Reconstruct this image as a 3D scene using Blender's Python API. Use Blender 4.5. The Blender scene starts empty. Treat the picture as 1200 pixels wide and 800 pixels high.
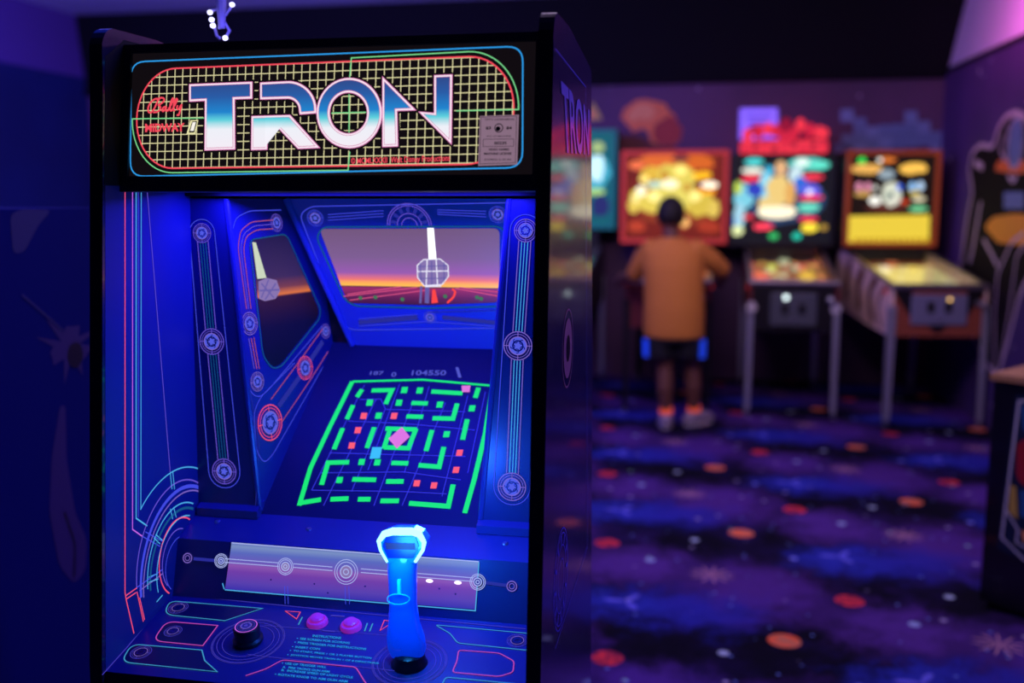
import bpy, bmesh, math, random
from mathutils import Vector, Matrix
random.seed(7)
scene = bpy.context.scene
COL = scene.collection
PI = math.pi
V = Vector

# ------------------------------------------------------------------ camera
F_PX, CAM_H, YAW = 1167.0, 1.45, math.radians(11.0)
PITCH = math.atan((400 - 234) / F_PX)
CAM = V((0, 0, CAM_H))
FW = V((-math.sin(YAW) * math.cos(PITCH), math.cos(YAW) * math.cos(PITCH), -math.sin(PITCH)))
RT = V((math.cos(YAW), math.sin(YAW), 0))
UP = RT.cross(FW)
cam_d = bpy.data.cameras.new('camera')
cam_d.sensor_width = 36.0
cam_d.lens = F_PX / 1200 * 36
cam_d.clip_start = 0.05
cam_d.dof.use_dof = True
cam_d.dof.focus_distance = 1.52
cam_d.dof.aperture_fstop = 1.9
cam = bpy.data.objects.new('camera', cam_d)
COL.objects.link(cam)
M = Matrix((RT, UP, -FW)).transposed().to_4x4()
M.translation = CAM
cam.matrix_world = M
scene.camera = cam
scene.view_settings.view_transform = 'Standard'
scene.view_settings.look = 'None'
scene.view_settings.exposure = 0.0
scene.view_settings.gamma = 1.0
scene.view_settings.use_curve_mapping = False
wd = bpy.data.worlds.new('world'); scene.world = wd; wd.use_nodes = True
wd.node_tree.nodes['Background'].inputs[0].default_value = (0.02, 0.015, 0.06, 1)
wd.node_tree.nodes['Background'].inputs[1].default_value = 0.3


def ray(px, py):
    return FW * F_PX + RT * (px - 600) - UP * (py - 400)


def on_x(px, py, X):
    d = ray(px, py); return CAM + d * ((X - CAM.x) / d.x)


def on_y(px, py, Y):
    d = ray(px, py); return CAM + d * ((Y - CAM.y) / d.y)


def on_z(px, py, Z):
    d = ray(px, py); return CAM + d * ((Z - CAM.z) / d.z)


class Frame:
    """a plane in the place: origin, two axes and a normal facing the room"""
    def __init__(s, o, u, v, n=None):
        s.o = V(o); s.u = V(u).normalized(); v = V(v); v = v - s.u * v.dot(s.u); s.v = v.normalized()
        s.n = s.u.cross(s.v)

    def uv(s, px, py):
        d = ray(px, py); t = (s.o - CAM).dot(s.n) / d.dot(s.n)
        p = CAM + d * t - s.o
        return (p.dot(s.u), p.dot(s.v))

    def pt(s, u, v, d=0.0):
        return s.o + s.u * u + s.v * v + s.n * d

    def px(s, px, py, d=0.0):
        return s.pt(*s.uv(px, py), d)


# ------------------------------------------------------------------ materials
def lin(c):
    def f(x):
        x /= 255.0
        return x / 12.92 if x <= 0.04045 else ((x + 0.055) / 1.055) ** 2.4
    return (f(c[0]), f(c[1]), f(c[2]), 1.0)


MATS = {}


def mat(name, rgb=(128, 128, 128), rough=0.5, emit=None, es=1.0, metal=0.0, trans=0.0, alpha=1.0, coat=0.0, spec=0.5):
    if name in MATS:
        return name
    m = bpy.data.materials.new(name); m.use_nodes = True
    b = m.node_tree.nodes['Principled BSDF']
    b.inputs['Base Color'].default_value = lin(rgb)
    b.inputs['Roughness'].default_value = rough
    b.inputs['Metallic'].default_value = metal
    b.inputs['Transmission Weight'].default_value = trans
    b.inputs['Alpha'].default_value = alpha
    b.inputs['Coat Weight'].default_value = coat
    b.inputs['Specular IOR Level'].default_value = spec
    if emit is not None:
        b.inputs['Emission Color'].default_value = lin(emit)
        b.inputs['Emission Strength'].default_value = es
    MATS[name] = m
    return name


def glow(name, rgb, es=1.0):
    """something that gives off light itself: lamp, backlit film, screen phosphor, fluorescent ink"""
    return mat(name, (8, 8, 10), 0.5, rgb, es, spec=0.2)


class NT:
    """short hand for node trees"""
    def __init__(s, name, rough=0.6):
        s.m = bpy.data.materials.new(name); s.m.use_nodes = True
        s.t = s.m.node_tree; s.b = s.t.nodes['Principled BSDF']
        s.b.inputs['Roughness'].default_value = rough
        MATS[name] = s.m

    def n(s, typ, **kw):
        nd = s.t.nodes.new(typ)
        for k, v in kw.items():
            setattr(nd, k, v)
        return nd

    def put(s, sock, val):
        if isinstance(val, bpy.types.NodeSocket):
            s.t.links.new(val, sock)
        else:
            sock.default_value = val

    def math(s, op, a, b=0.0, c=0.0):
        nd = s.n('ShaderNodeMath', operation=op)
        s.put(nd.inputs[0], a); s.put(nd.inputs[1], b); s.put(nd.inputs[2], c)
        return nd.outputs[0]

    def vmath(s, op, a, b=(0, 0, 0)):
        nd = s.n('ShaderNodeVectorMath', operation=op)
        s.put(nd.inputs[0], a); s.put(nd.inputs[1], b)
        return nd.outputs['Value'] if op in ('LENGTH', 'DOT_PRODUCT', 'DISTANCE') else nd.outputs[0]

    def step(s, x, a, b, o0=0.0, o1=1.0):
        nd = s.n('ShaderNodeMapRange', interpolation_type='SMOOTHSTEP')
        s.put(nd.inputs[0], x)
        for i, val in enumerate((a, b, o0, o1)):
            nd.inputs[1 + i].default_value = val
        return nd.outputs[0]

    def mix(s, f, a, b):
        nd = s.n('ShaderNodeMix', data_type='RGBA')
        s.put(nd.inputs[0], f)
        for k, val in ((6, a), (7, b)):
            s.put(nd.inputs[k], val)
        return nd.outputs[2]

    def noise(s, vec, scale, detail=3.0, rough=0.55):
        nd = s.n('ShaderNodeTexNoise'); s.put(nd.inputs['Vector'], vec)
        nd.inputs['Scale'].default_value = scale; nd.inputs['Detail'].default_value = detail
        nd.inputs['Roughness'].default_value = rough
        return nd

    def voronoi(s, vec, scale):
        nd = s.n('ShaderNodeTexVoronoi'); s.put(nd.inputs['Vector'], vec); nd.inputs['Scale'].default_value = scale
        return nd

    def ramp(s, f, stops, interp='LINEAR'):
        nd = s.n('ShaderNodeValToRGB'); s.put(nd.inputs[0], f)
        cr = nd.color_ramp; cr.interpolation = interp
        while len(cr.elements) < len(stops):
            cr.elements.new(0.5)
        for e, (p, c) in zip(cr.elements, stops):
            e.position = p; e.color = lin(c)
        return nd.outputs[0]

    def coord(s, which='Object'):
        return s.n('ShaderNodeTexCoord').outputs[which]

    def color(s, sock):
        s.put(s.b.inputs['Base Color'], sock)

    def emit(s, sock, es=1.0):
        s.b.inputs['Base Color'].default_value = (0.004, 0.004, 0.005, 1)
        s.put(s.b.inputs['Emission Color'], sock); s.b.inputs['Emission Strength'].default_value = es


def vramp(name, stops, es=1.0, axis='Z', lit=True):
    """backlit print whose inks change along one axis of the piece"""
    t = NT(name, 0.4)
    sp = t.n('ShaderNodeSeparateXYZ'); t.put(sp.inputs[0], t.coord('Generated'))
    t.emit(t.ramp(sp.outputs[axis], stops), es)
    return name


# ------------------------------------------------------------------ mesh builder
class MB:
    def __init__(s):
        s.v = []; s.f = []; s.m = []; s.slots = []

    def add(s, verts, faces, mt):
        if mt not in s.slots:
            s.slots.append(mt)
        k = s.slots.index(mt); b = len(s.v)
        s.v += [tuple(p) for p in verts]
        for f in faces:
            s.f.append(tuple(b + i for i in f)); s.m.append(k)

    def poly(s, pts, mt):
        s.add(pts, [tuple(range(len(pts)))], mt)

    def box(s, lo, hi, mt, mtx=None):
        x0, y0, z0 = lo; x1, y1, z1 = hi
        p = [V((x, y, z)) for z in (z0, z1) for y in (y0, y1) for x in (x0, x1)]
        if mtx:
            p = [mtx @ q for q in p]
        s.add(p, [(0, 2, 3, 1), (4, 5, 7, 6), (0, 1, 5, 4), (2, 6, 7, 3), (0, 4, 6, 2), (1, 3, 7, 5)], mt)

    def rbox(s, lo, hi, r, mt, mtx=None, seg=2):
        """box with its edges rounded off"""
        bm = bmesh.new(); bmesh.ops.create_cube(bm, size=1.0)
        c = [(a + b) / 2 for a, b in zip(lo, hi)]; d = [b - a for a, b in zip(lo, hi)]
        for q in bm.verts:
            q.co = V((c[0] + q.co.x * d[0], c[1] + q.co.y * d[1], c[2] + q.co.z * d[2]))
        bmesh.ops.bevel(bm, geom=list(bm.edges), offset=min(r, min(d) * .49), segments=seg, affect='EDGES', profile=0.5)
        s.bm(bm, mt, mtx); bm.free()

    def bm(s, bm, mt, mtx=None):
        bm.verts.index_update()
        s.add([(mtx @ q.co) if mtx else q.co.copy() for q in bm.verts], [tuple(q.index for q in f.verts) for f in bm.faces], mt)

    def prism(s, prof, off, mt, mt_side=None):
        """closed outline pushed along a vector"""
        n = len(prof); a = [V(p) for p in prof]; b = [p + V(off) for p in a]
        s.add(a + b, [tuple(range(n))[::-1], tuple(range(n, 2 * n))], mt)
        s.add(a + b, [(i, (i + 1) % n, n + (i + 1) % n, n + i) for i in range(n)], mt_side or mt)

    def slab(s, fr, uvs, d0, d1, mt, mt_side=None):
        s.prism([fr.pt(u, v, d0) for u, v in uvs], fr.n * (d1 - d0), mt, mt_side)

    def lathe(s, o, axis, prof, mt, seg=24):
        """prof: (radius, height) pairs about an axis"""
        axis = V(axis).normalized(); a = axis.orthogonal().normalized(); b = axis.cross(a); o = V(o)
        ver = []; fac = []
        for r, h in prof:
            for i in range(seg):
                t = 2 * PI * i / seg
                ver.append(o + axis * h + (a * math.cos(t) + b * math.sin(t)) * r)
        for j in range(len(prof) - 1):
            for i in range(seg):
                k = (i + 1) % seg
                fac.append((j * seg + i, j * seg + k, (j + 1) * seg + k, (j + 1) * seg + i))
        fac.append(tuple(range(seg))[::-1]); fac.append(tuple(range((len(prof) - 1) * seg, len(prof) * seg)))
        s.add(ver, fac, mt)

    def tube(s, pts, r, mt, seg=8, closed=False):
        pts = [V(p) for p in pts]; n = len(pts); ver = []; fac = []
        rs = r if isinstance(r, (list, tuple)) else [r] * n
        prev = None
        for i, p in enumerate(pts):
            if closed:
                d = pts[(i + 1) % n] - pts[i - 1]
            else:
                d = pts[min(i + 1, n - 1)] - pts[max(i - 1, 0)]
            d.normalize()
            a = d.orthogonal().normalized() if prev is None else (prev - d * prev.dot(d)).normalized()
            prev = a; b = d.cross(a)
            for k in range(seg):
                t = 2 * PI * k / seg
                ver.append(p + (a * math.cos(t) + b * math.sin(t)) * rs[i])
        for i in range(n if closed else n - 1):
            j = (i + 1) % n
            for k in range(seg):
                l = (k + 1) % seg
                fac.append((i * seg + k, i * seg + l, j * seg + l, j * seg + k))
        if not closed:
            fac.append(tuple(range(seg))[::-1]); fac.append(tuple(range((n - 1) * seg, n * seg)))
        s.add(ver, fac, mt)

    def ball(s, c, r, mt, seg=14, rings=8, sx=1, sy=1, sz=1):
        prof = [(max(1e-4, math.sin(PI * j / rings)) * r, -math.cos(PI * j / rings) * r) for j in range(rings + 1)]
        ver = []; fac = []
        for rr, h in prof:
            for i in range(seg):
                t = 2 * PI * i / seg
                ver.append((c[0] + rr * math.cos(t) * sx, c[1] + rr * math.sin(t) * sy, c[2] + h * sz))
        for j in range(rings):
            for i in range(seg):
                k = (i + 1) % seg
                fac.append((j * seg + i, j * seg + k, (j + 1) * seg + k, (j + 1) * seg + i))
        s.add(ver, fac, mt)

    # ---- print on a plane
    def ribbon(s, fr, pts, w, mt, d=0.0008, closed=False):
        P = [V((p[0], p[1])) for p in pts]
        Q = [P[0]]
        for p in P[1:]:
            if (p - Q[-1]).length > 1e-6:
                Q.append(p)
        if closed and (Q[0] - Q[-1]).length < 1e-6:
            Q.pop()
        P = Q; n = len(P)
        if n < 2:
            return
        L = []; R = []
        for i in range(n):
            if closed:
                a = P[i] - P[i - 1]; b = P[(i + 1) % n] - P[i]
            else:
                a = P[i] - P[i - 1] if i else P[1] - P[0]
                b = P[i + 1] - P[i] if i < n - 1 else a
            a = a.normalized(); b = b.normalized()
            na = V((-a.y, a.x)); nb = V((-b.y, b.x)); m = na + nb
            if m.length < 1e-3:
                m = na
            m = m.normalized(); k = min(2.5, 1 / max(0.2, m.dot(na)))
            L.append(P[i] + m * (w / 2 * k)); R.append(P[i] - m * (w / 2 * k))
        ver = [fr.pt(q.x, q.y, d) for q in L] + [fr.pt(q.x, q.y, d) for q in R]
        s.add(ver, [(i, n + i, n + (i + 1) % n, (i + 1) % n) for i in range(n if closed else n - 1)], mt)

    def line(s, fr, pxs, w, mt, d=0.0008, closed=False, r=0.0):
        uv = [fr.uv(*p) for p in pxs]
        if r:
            uv = fillet(uv, r, closed)
        s.ribbon(fr, uv, w, mt, d, closed)

    def fill(s, fr, uvs, mt, d=0.0008):
        s.poly([fr.pt(u, v, d) for u, v in uvs], mt)

    def fillpx(s, fr, pxs, mt, d=0.0008, r=0.0):
        uv = [fr.uv(*p) for p in pxs]
        if r:
            uv = fillet(uv, r, True)
        s.fill(fr, uv, mt, d)

    def disc(s, fr, c, r, mt, d=0.0008, seg=28, ry=None):
        ry = ry or r
        s.fill(fr, [(c[0] + r * math.cos(2 * PI * i / seg), c[1] + ry * math.sin(2 * PI * i / seg)) for i in range(seg)], mt, d)

    def arc(s, fr, c, r, a0, a1, w, mt, d=0.0008, seg=None):
        seg = seg or max(6, int(abs(a1 - a0) / 0.16))
        full = abs(abs(a1 - a0) - 2 * PI) < 1e-4
        pts = [(c[0] + r * math.cos(a0 + (a1 - a0) * i / seg), c[1] + r * math.sin(a0 + (a1 - a0) * i / seg)) for i in range(seg + (0 if full else 1))]
        s.ribbon(fr, pts, w, mt, d, full)

    def ring(s, fr, c, r, w, mt, d=0.0008):
        s.arc(fr, c, r, 0, 2 * PI, w, mt, d)

    def arc3(s, fr, pa, pb, pc, w, mt, d=0.0008):
        """arc through three traced points"""
        a, b, c = [V(fr.uv(*p)) for p in (pa, pb, pc)]
        D = 2 * (a.x * (b.y - c.y) + b.x * (c.y - a.y) + c.x * (a.y - b.y))
        ux = (a.length_squared * (b.y - c.y) + b.length_squared * (c.y - a.y) + c.length_squared * (a.y - b.y)) / D
        uy = (a.length_squared * (c.x - b.x) + b.length_squared * (a.x - c.x) + c.length_squared * (b.x - a.x)) / D
        o = V((ux, uy)); r = (a - o).length
        t = [math.atan2(q.y - uy, q.x - ux) for q in (a, b, c)]
        def unwrap(x, y):
            while y - x > PI: y -= 2 * PI
            while y - x < -PI: y += 2 * PI
            return y
        t[1] = unwrap(t[0], t[1]); t[2] = unwrap(t[1], t[2])
        s.arc(fr, (ux, uy), r, t[0], t[2], w, mt, d, 26)
        return (ux, uy), r, t

    def text(s, fr, body, quad, mt, d=0.001, bold=0.0, slant=0.0):
        """lettering fitted to a traced quad (top left, top right, bottom right, bottom left)"""
        ver, fac = glyphs(body, bold)
        if not ver:
            return
        x0 = min(p[0] for p in ver); x1 = max(p[0] for p in ver); y0 = min(p[1] for p in ver); y1 = max(p[1] for p in ver)
        tl, tr, br, bl = [V(fr.uv(*p)) for p in quad]
        out = []
        for x, y in ver:
            a = (x - x0) / (x1 - x0); b = (y - y0) / max(1e-6, y1 - y0)
            q = (bl * (1 - a) + br * a) * (1 - b) + (tl * (1 - a) + tr * a) * b
            out.append(fr.pt(q.x, q.y, d))
        s.add(out, fac, mt)

    def mirrored(s, X):
        t = MB(); t.slots = list(s.slots); t.m = list(s.m)
        t.v = [(2 * X - p[0], p[1], p[2]) for p in s.v]; t.f = [f[::-1] for f in s.f]
        return t

    def build(s, name, parent=None, smooth=False, world=True, fix_normals=False):
        me = bpy.data.meshes.new(name)
        o = bpy.data.objects.new(name, me)
        if world and parent is not None:
            inv = ORIGM.get(parent.name, Matrix()).inverted()
            me.from_pydata([inv @ V(p) for p in s.v], [], s.f)
            ORIGM[o.name] = ORIGM.get(parent.name, Matrix())
        else:
            me.from_pydata(s.v, [], s.f)
            ORIGM[o.name] = ORIGM.get(parent.name, Matrix()) if parent is not None else Matrix()
        for k in s.slots:
            me.materials.append(MATS[k])
        me.polygons.foreach_set('material_index', s.m)
        if smooth:
            me.polygons.foreach_set('use_smooth', [True] * len(me.polygons))
            try:
                me.set_sharp_from_angle(angle=math.radians(40))
            except Exception:
                pass
        if fix_normals:
            bmn = bmesh.new(); bmn.from_mesh(me); bmesh.ops.recalc_face_normals(bmn, faces=list(bmn.faces)); bmn.to_mesh(me); bmn.free()
        me.update()
        COL.objects.link(o)
        if parent is not None:
            o.parent = parent
        return o


ORIGM = {}
FONT_CACHE = {}


def glyphs(body, bold):
    key = (body, bold)
    if key not in FONT_CACHE:
        cu = bpy.data.curves.new('lettering', 'FONT'); cu.body = body; cu.size = 1.0; cu.offset = bold
        cu.resolution_u = 3
        o = bpy.data.objects.new('lettering', cu); COL.objects.link(o)
        dg = bpy.context.evaluated_depsgraph_get(); dg.update()
        me = o.evaluated_get(dg).to_mesh()
        FONT_CACHE[key] = ([(q.co.x, q.co.y) for q in me.vertices], [tuple(p.vertices) for p in me.polygons])
        o.evaluated_get(dg).to_mesh_clear()
        bpy.data.objects.remove(o); bpy.data.curves.remove(cu)
    return FONT_CACHE[key]


def fillet(pts, r, closed=False, seg=6):
    P = [V((p[0], p[1])) for p in pts]; n = len(P); out = []
    for i in range(n):
        if not closed and i in (0, n - 1):
            out.append(P[i]); continue
        a, b, c = P[i - 1], P[i], P[(i + 1) % n]
        la = (a - b).length; lc = (c - b).length; k = min(r, la * .48, lc * .48)
        p0 = b + (a - b).normalized() * k; p1 = b + (c - b).normalized() * k
        for j in range(seg + 1):
            t = j / seg
            out.append(p0 * (1 - t) ** 2 + b * 2 * t * (1 - t) + p1 * t * t)
    return [(p.x, p.y) for p in out]


def inset(pts, w):
    """shrink (w>0) or grow (w<0) a closed outline, counter-clockwise or not"""
    P = [V((p[0], p[1])) for p in pts]; n = len(P)
    area = sum(P[i - 1].x * P[i].y - P[i].x * P[i - 1].y for i in range(n))
    sg = 1 if area > 0 else -1
    out = []
    for i in range(n):
        a = (P[i] - P[i - 1]).normalized(); b = (P[(i + 1) % n] - P[i]).normalized()
        na = V((-a.y, a.x)) * sg; nb = V((-b.y, b.x)) * sg; m = na + nb
        m = m.normalized() if m.length > 1e-3 else na
        out.append(P[i] + m * (w * min(2.6, 1 / max(0.2, m.dot(na)))))
    return [(p.x, p.y) for p in out]


def thing(name, label, cat, loc=(0, 0, 0), rz=0.0, group=None):
    o = bpy.data.objects.new(name, None); COL.objects.link(o)
    o.empty_display_size = 0.1
    o.location = loc; o.rotation_euler = (0, 0, rz)
    ORIGM[o.name] = Matrix.Translation(V(loc)) @ Matrix.Rotation(rz, 4, 'Z')
    o['label'] = label; o['category'] = cat
    if group:
        o['group'] = group
    return o


def tag(o, label, cat, group=None):
    o['label'] = label; o['category'] = cat
    if group:
        o['group'] = group
    return o


def struct(o):
    o['kind'] = 'structure'; return o


# ------------------------------------------------------------------ materials used widely
mat('cabinet_black', (14, 13, 20), 0.30, coat=0.3)
mat('cabinet_gloss', (30, 27, 58), 0.22, coat=0.4)
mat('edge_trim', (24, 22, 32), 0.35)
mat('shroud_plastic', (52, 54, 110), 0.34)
mat('back_plastic_lit', (92, 98, 170), 0.34)  # shroud plastic made lighter: the lamp's light is put into its colour
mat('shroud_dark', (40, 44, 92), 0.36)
mat('inner_wall_paint', (48, 50, 110), 0.45)
mat('housing_metal', (44, 38, 42), 0.5)
mat('steel', (170, 170, 185), 0.3, metal=0.9)
mat('leg_steel', (190, 190, 205), 0.35, metal=0.6)
glow('ink_pink', (255, 84, 128), 0.9)
glow('ink_magenta', (214, 110, 255), 0.8)
glow('ink_cyan', (84, 190, 255), 0.8)
glow('ink_teal', (26, 104, 168), 0.6)
glow('ink_blue', (74, 84, 255), 0.75)
glow('ink_violet', (120, 96, 245), 0.7)
glow('ink_lilac', (150, 120, 235), 0.65)
glow('ink_orange', (224, 104, 150), 0.55)
glow('ink_dim', (52, 56, 190), 0.6)
glow('roundel_ink', (88, 98, 240), 0.85)

# ------------------------------------------------------------------ THE ROOM
YB = 8.2


def right_wall_x(y):
    return 1.737 + (8.146 - y) * 0.0477


# carpet: a printed star-field that repeats on a lattice
A0 = V((0.29, 3.251)); V1 = V((-0.105, 1.08)); V2 = V((0.825, 0.628))
DET = V1.x * V2.y - V1.y * V2.x


def carpet_material():
    t = NT('space_carpet', 0.92)
    t.b.inputs['Specular IOR Level'].default_value = 0.1
    co = t.coord('Object')
    rel0 = t.vmath('SUBTRACT', co, (A0.x, A0.y, 0))
    wob = t.noise(co, 9.0, 4.0)
    wob2 = t.noise(co, 70.0, 3.0)
    wv = t.vmath('SUBTRACT', wob.outputs['Color'], (0.5, 0.5, 0.5))
    wv2 = t.vmath('SUBTRACT', wob2.outputs['Color'], (0.5, 0.5, 0.5))

    def lattice_vec(rel, off, scale=(1, 1)):
        r = t.vmath('SUBTRACT', rel, (off.x, off.y, 0))
        a = t.vmath('DOT_PRODUCT', r, (V2.y / DET, -V2.x / DET, 0))
        b = t.vmath('DOT_PRODUCT', r, (-V1.y / DET, V1.x / DET, 0))
        fa = t.math('SUBTRACT', a, t.math('ROUND', a)); fb = t.math('SUBTRACT', b, t.math('ROUND', b))
        x = t.math('ADD', t.math('MULTIPLY', fa, V1.x), t.math('MULTIPLY', fb, V2.x))
        y = t.math('ADD', t.math('MULTIPLY', fa, V1.y), t.math('MULTIPLY', fb, V2.y))
        return x, y

    def lattice_len(rel, off, sx=1.0, sy=1.0):
        x, y = lattice_vec(rel, off)
        c = t.n('ShaderNodeCombineXYZ'); t.put(c.inputs[0], t.math('MULTIPLY', x, sx)); t.put(c.inputs[1], t.math('MULTIPLY', y, sy))
        return t.vmath('LENGTH', c.outputs[0])

    def off(px, py):
        p = on_z(px, py, 0); return V((p.x - A0.x, p.y - A0.y))
    warp = t.vmath('ADD', t.vmath('ADD', rel0, t.vmath('MULTIPLY', wv, (0.42, 0.42, 0))), t.vmath('MULTIPLY', wv2, (0.16, 0.16, 0)))
    col = lin((9, 6, 26))
    n2 = t.noise(co, 3.2, 5.0)
    col = t.mix(t.step(n2.outputs['Fac'], 0.45, 0.75), col, lin((34, 20, 78)))
    for (px, py, r0, r1, c, sx, sy) in ((884, 690, .08, .40, (84, 46, 140), 1, .9), (745, 660, .06, .34, (88, 50, 146), 1, 1),
                                        (805, 712, .02, .34, (44, 46, 168), .8, 1.2), (980, 655, .02, .26, (44, 54, 176), .9, 1.3)):
        f = t.step(lattice_len(warp, off(px, py), sx, sy), r1, r0)
        f = t.math('MULTIPLY', f, 0.85)
        col = t.mix(f, col, lin(c))
    # fine grain of the pile print
    gr = t.noise(co, 120.0, 2.0)
    col = t.mix(t.math('MULTIPLY', t.step(gr.outputs['Fac'], 0.5, 0.75), 0.35), col, lin((8, 5, 24)))
    # specks of stars
    for sc, rad, c in ((9.0, 0.15, (180, 170, 215)), (15.0, 0.14, (120, 150, 240)), (6.0, 0.10, (150, 200, 190))):
        vo = t.voronoi(co, sc)
        f = t.step(vo.outputs['Distance'], rad, rad * 0.4)
        sepc = t.n('ShaderNodeSeparateColor'); t.put(sepc.inputs[0], vo.outputs['Color'])
        f = t.math('MULTIPLY', f, t.math('GREATER_THAN', sepc.outputs[0], 0.62))
        col = t.mix(t.math('MULTIPLY', f, 0.75), col, lin(c))
    # star bursts
    for px, py, rr, c in ((834, 673, .085, (205, 150, 165)), (734, 704, .075, (110, 110, 235))):
        x, y = lattice_vec(rel0, off(px, py))
        ang = t.math('ARCTAN2', y, x)
        ln = lattice_len(rel0, off(px, py))
        sp = t.math('ABSOLUTE', t.math('SINE', t.math('MULTIPLY', ang, 5.5 if py == 673 else 1.5)))
        edge = t.math('MULTIPLY', t.math('POWER', sp, 6.0), rr)
        f = t.step(t.math('SUBTRACT', ln, edge), 0.014, -0.004)
        col = t.mix(t.math('MULTIPLY', f, 0.7), col, lin(c))
    # planets
    for o_, r, c, c2 in ((V((0, 0)), .054, (240, 104, 64), (200, 120, 90)), (V((0.259, 0.39)), .052, (232, 60, 70), (150, 40, 70)),
                         (V((0.5, 0.33)) * -1 + V((0.30, 0.20)), .018, (170, 190, 215), (170, 190, 215)), (V((.45, .22)), .02, (150, 170, 220), (150, 170, 220)), (V((0.2, -0.28)), .016, (120, 130, 240), (120, 130, 240))):
        ln = lattice_len(rel0, o_)
        bands = t.noise(co, 26.0, 2.0)
        cc = t.mix(t.step(bands.outputs['Fac'], 0.42, 0.6), lin(c2), lin(c))
        col = t.mix(t.step(ln, r + .004, r - .004), col, cc)
    t.color(col)
    return 'space_carpet'


def star_wall(name, base, base2, sc=2.6):
    t = NT(name, 0.75)
    co = t.coord('Object')
    n = t.noise(co, 0.9, 4.0)
    col = t.mix(t.step(n.outputs['Fac'], 0.35, 0.7), lin(base), lin(base2))
    for s_, r in ((sc, 0.085), (sc * 1.9, 0.085)):
        vo = t.voronoi(co, s_)
        sepc = t.n('ShaderNodeSeparateColor'); t.put(sepc.inputs[0], vo.outputs['Color'])
        f = t.math('MULTIPLY', t.step(vo.outputs['Distance'], r, r * .5), t.math('GREATER_THAN', sepc.outputs[0], 0.35))
        col = t.mix(f, col, lin((215, 200, 235)))
    t.color(col)
    return name


carpet_material()
star_wall('mural_purple', (82, 54, 88), (100, 64, 104))
star_wall('mural_violet', (62, 40, 100), (84, 50, 124), 3.4)
star_wall('mural_navy', (8, 24, 84), (12, 32, 100))
mat('header_black', (13, 11, 20), 0.9, spec=.2)
mat('tray_white', (206, 196, 226), 0.85)
mat('ceiling_paint', (214, 210, 232), 0.85)

b = MB(); b.box((-5.6, -1.2, -0.06), (2.4, YB + .3, 0), 'space_carpet'); struct(b.build('floor'))
b = MB(); b.box((-5.9, YB, 0), (1.95, YB + .15, 2.40), 'mural_purple'); struct(b.build('wall_back'))
b = MB()
b.box((-5.9, YB - .04, 2.385), (1.90, YB + .15, 3.25), 'header_black')
b.box((-5.9, YB - .06, 2.36), (1.80, YB + .0, 2.42), 'header_black'); struct(b.build('trim_1'))
b = MB()
p = [(right_wall_x(YB + .1), YB + .1), (right_wall_x(-1.2), -1.2), (right_wall_x(-1.2) + .15, -1.2), (right_wall_x(YB + .1) + .15, YB + .1)]
b.prism([(x, y, 0) for x, y in p], (0, 0, 2.40), 'mural_violet'); struct(b.build('wall_right'))
b = MB()
q = [(right_wall_x(YB) - .002, YB, 2.385), (right_wall_x(-1.2) - .002, -1.2, 2.385), (right_wall_x(-1.2) - .002, -1.2, 2.425), (right_wall_x(YB) - .002, YB, 2.425)]
b.prism(q, (.12, 0, 0), 'header_black'); struct(b.build('trim_2'))
b = MB()
q = [(right_wall_x(YB) + .012, YB, 2.42), (right_wall_x(-1.2) + .012, -1.2, 2.42), (right_wall_x(-1.2) + .14, -1.2, 3.1), (right_wall_x(YB) + .14, YB, 3.1)]
b.prism(q, (.12, 0, 0), 'tray_white'); struct(b.build('trim_3'))
b = MB(); b.box((-5.75, -1.2, 0), (-5.44, YB + .1, 2.515), 'mural_navy'); struct(b.build('wall_left'))
b = MB()
q = [(-5.435, YB, 2.515), (-5.435, -1.2, 2.515), (-5.50, -1.2, 3.1), (-5.50, YB, 3.1)]
mat('tray_purple_lit', (92, 58, 140), 0.85)  # tray white tinted: the purple light on this face is in the colour
b.prism(q, (-.12, 0, 0), 'tray_purple_lit'); struct(b.build('trim_4'))
b = MB(); b.box((-5.9, -1.2, 3.055), (2.5, YB + .3, 3.15), 'ceiling_paint'); struct(b.build('ceiling'))
b = MB(); b.box((-5.9, -1.3, 0), (2.5, -1.2, 3.1), 'mural_navy'); struct(b.build('wall_front'))

# ------------------------------------------------------------------ LIGHTS
def area(name, loc, target, size, sizey, power, rgb):
    d = bpy.data.lights.new(name, 'AREA'); d.shape = 'RECTANGLE'; d.size = size; d.size_y = sizey; d.energy = power
    d.color = lin(rgb)[:3]
    o = bpy.data.objects.new(name, d); COL.objects.link(o); o.location = loc
    o.rotation_euler = (V(target) - V(loc)).to_track_quat('-Z', 'Y').to_euler()
    return o


area('ceiling_wash_light', (0.2, 4.4, 2.98), (0.2, 4.6, 0), 2.6, 4.2, 46, (228, 200, 255))
area('front_fill_light', (-0.5, 3.5, 2.9), (0.7, 7.2, 0.8), 1.6, 0.6, 36, (250, 212, 240))  # added fill for the person and machine fronts, no fitting modelled
area('blue_fill_light', (-2.4, 2.6, 2.9), (-2.6, 3.2, 0), 2.0, 2.4, 16, (30, 60, 255))  # added unseen blue fill for the left side of the room
area('blue_side_fill', (1.5, 2.1, 2.5), (-0.2, 1.6, 0.9), 0.5, 0.8, 11, (64, 56, 255)).data.spread = 1.3  # unseen fill added to turn the big cabinet's right side bluer
area('blue_gap_fill', (-1.08, 2.0, 2.6), (-1.40, 1.95, .9), .2, .4, 2.2, (20, 50, 255)).data.spread = 1.2  # unseen fill added to lift the left cabinet's side
pk = area('cove_pink_light', (1.25, 6.3, 2.74), (2.2, 6.9, 2.75), 0.5, 0.8, 4.5, (255, 96, 200)); pk.data.spread = 1.9
area('cove_blue_light', (-3.0, 4.6, 2.62), (-3.2, 5.8, 3.2), 1.8, 1.8, 150, (124, 112, 255))

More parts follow.
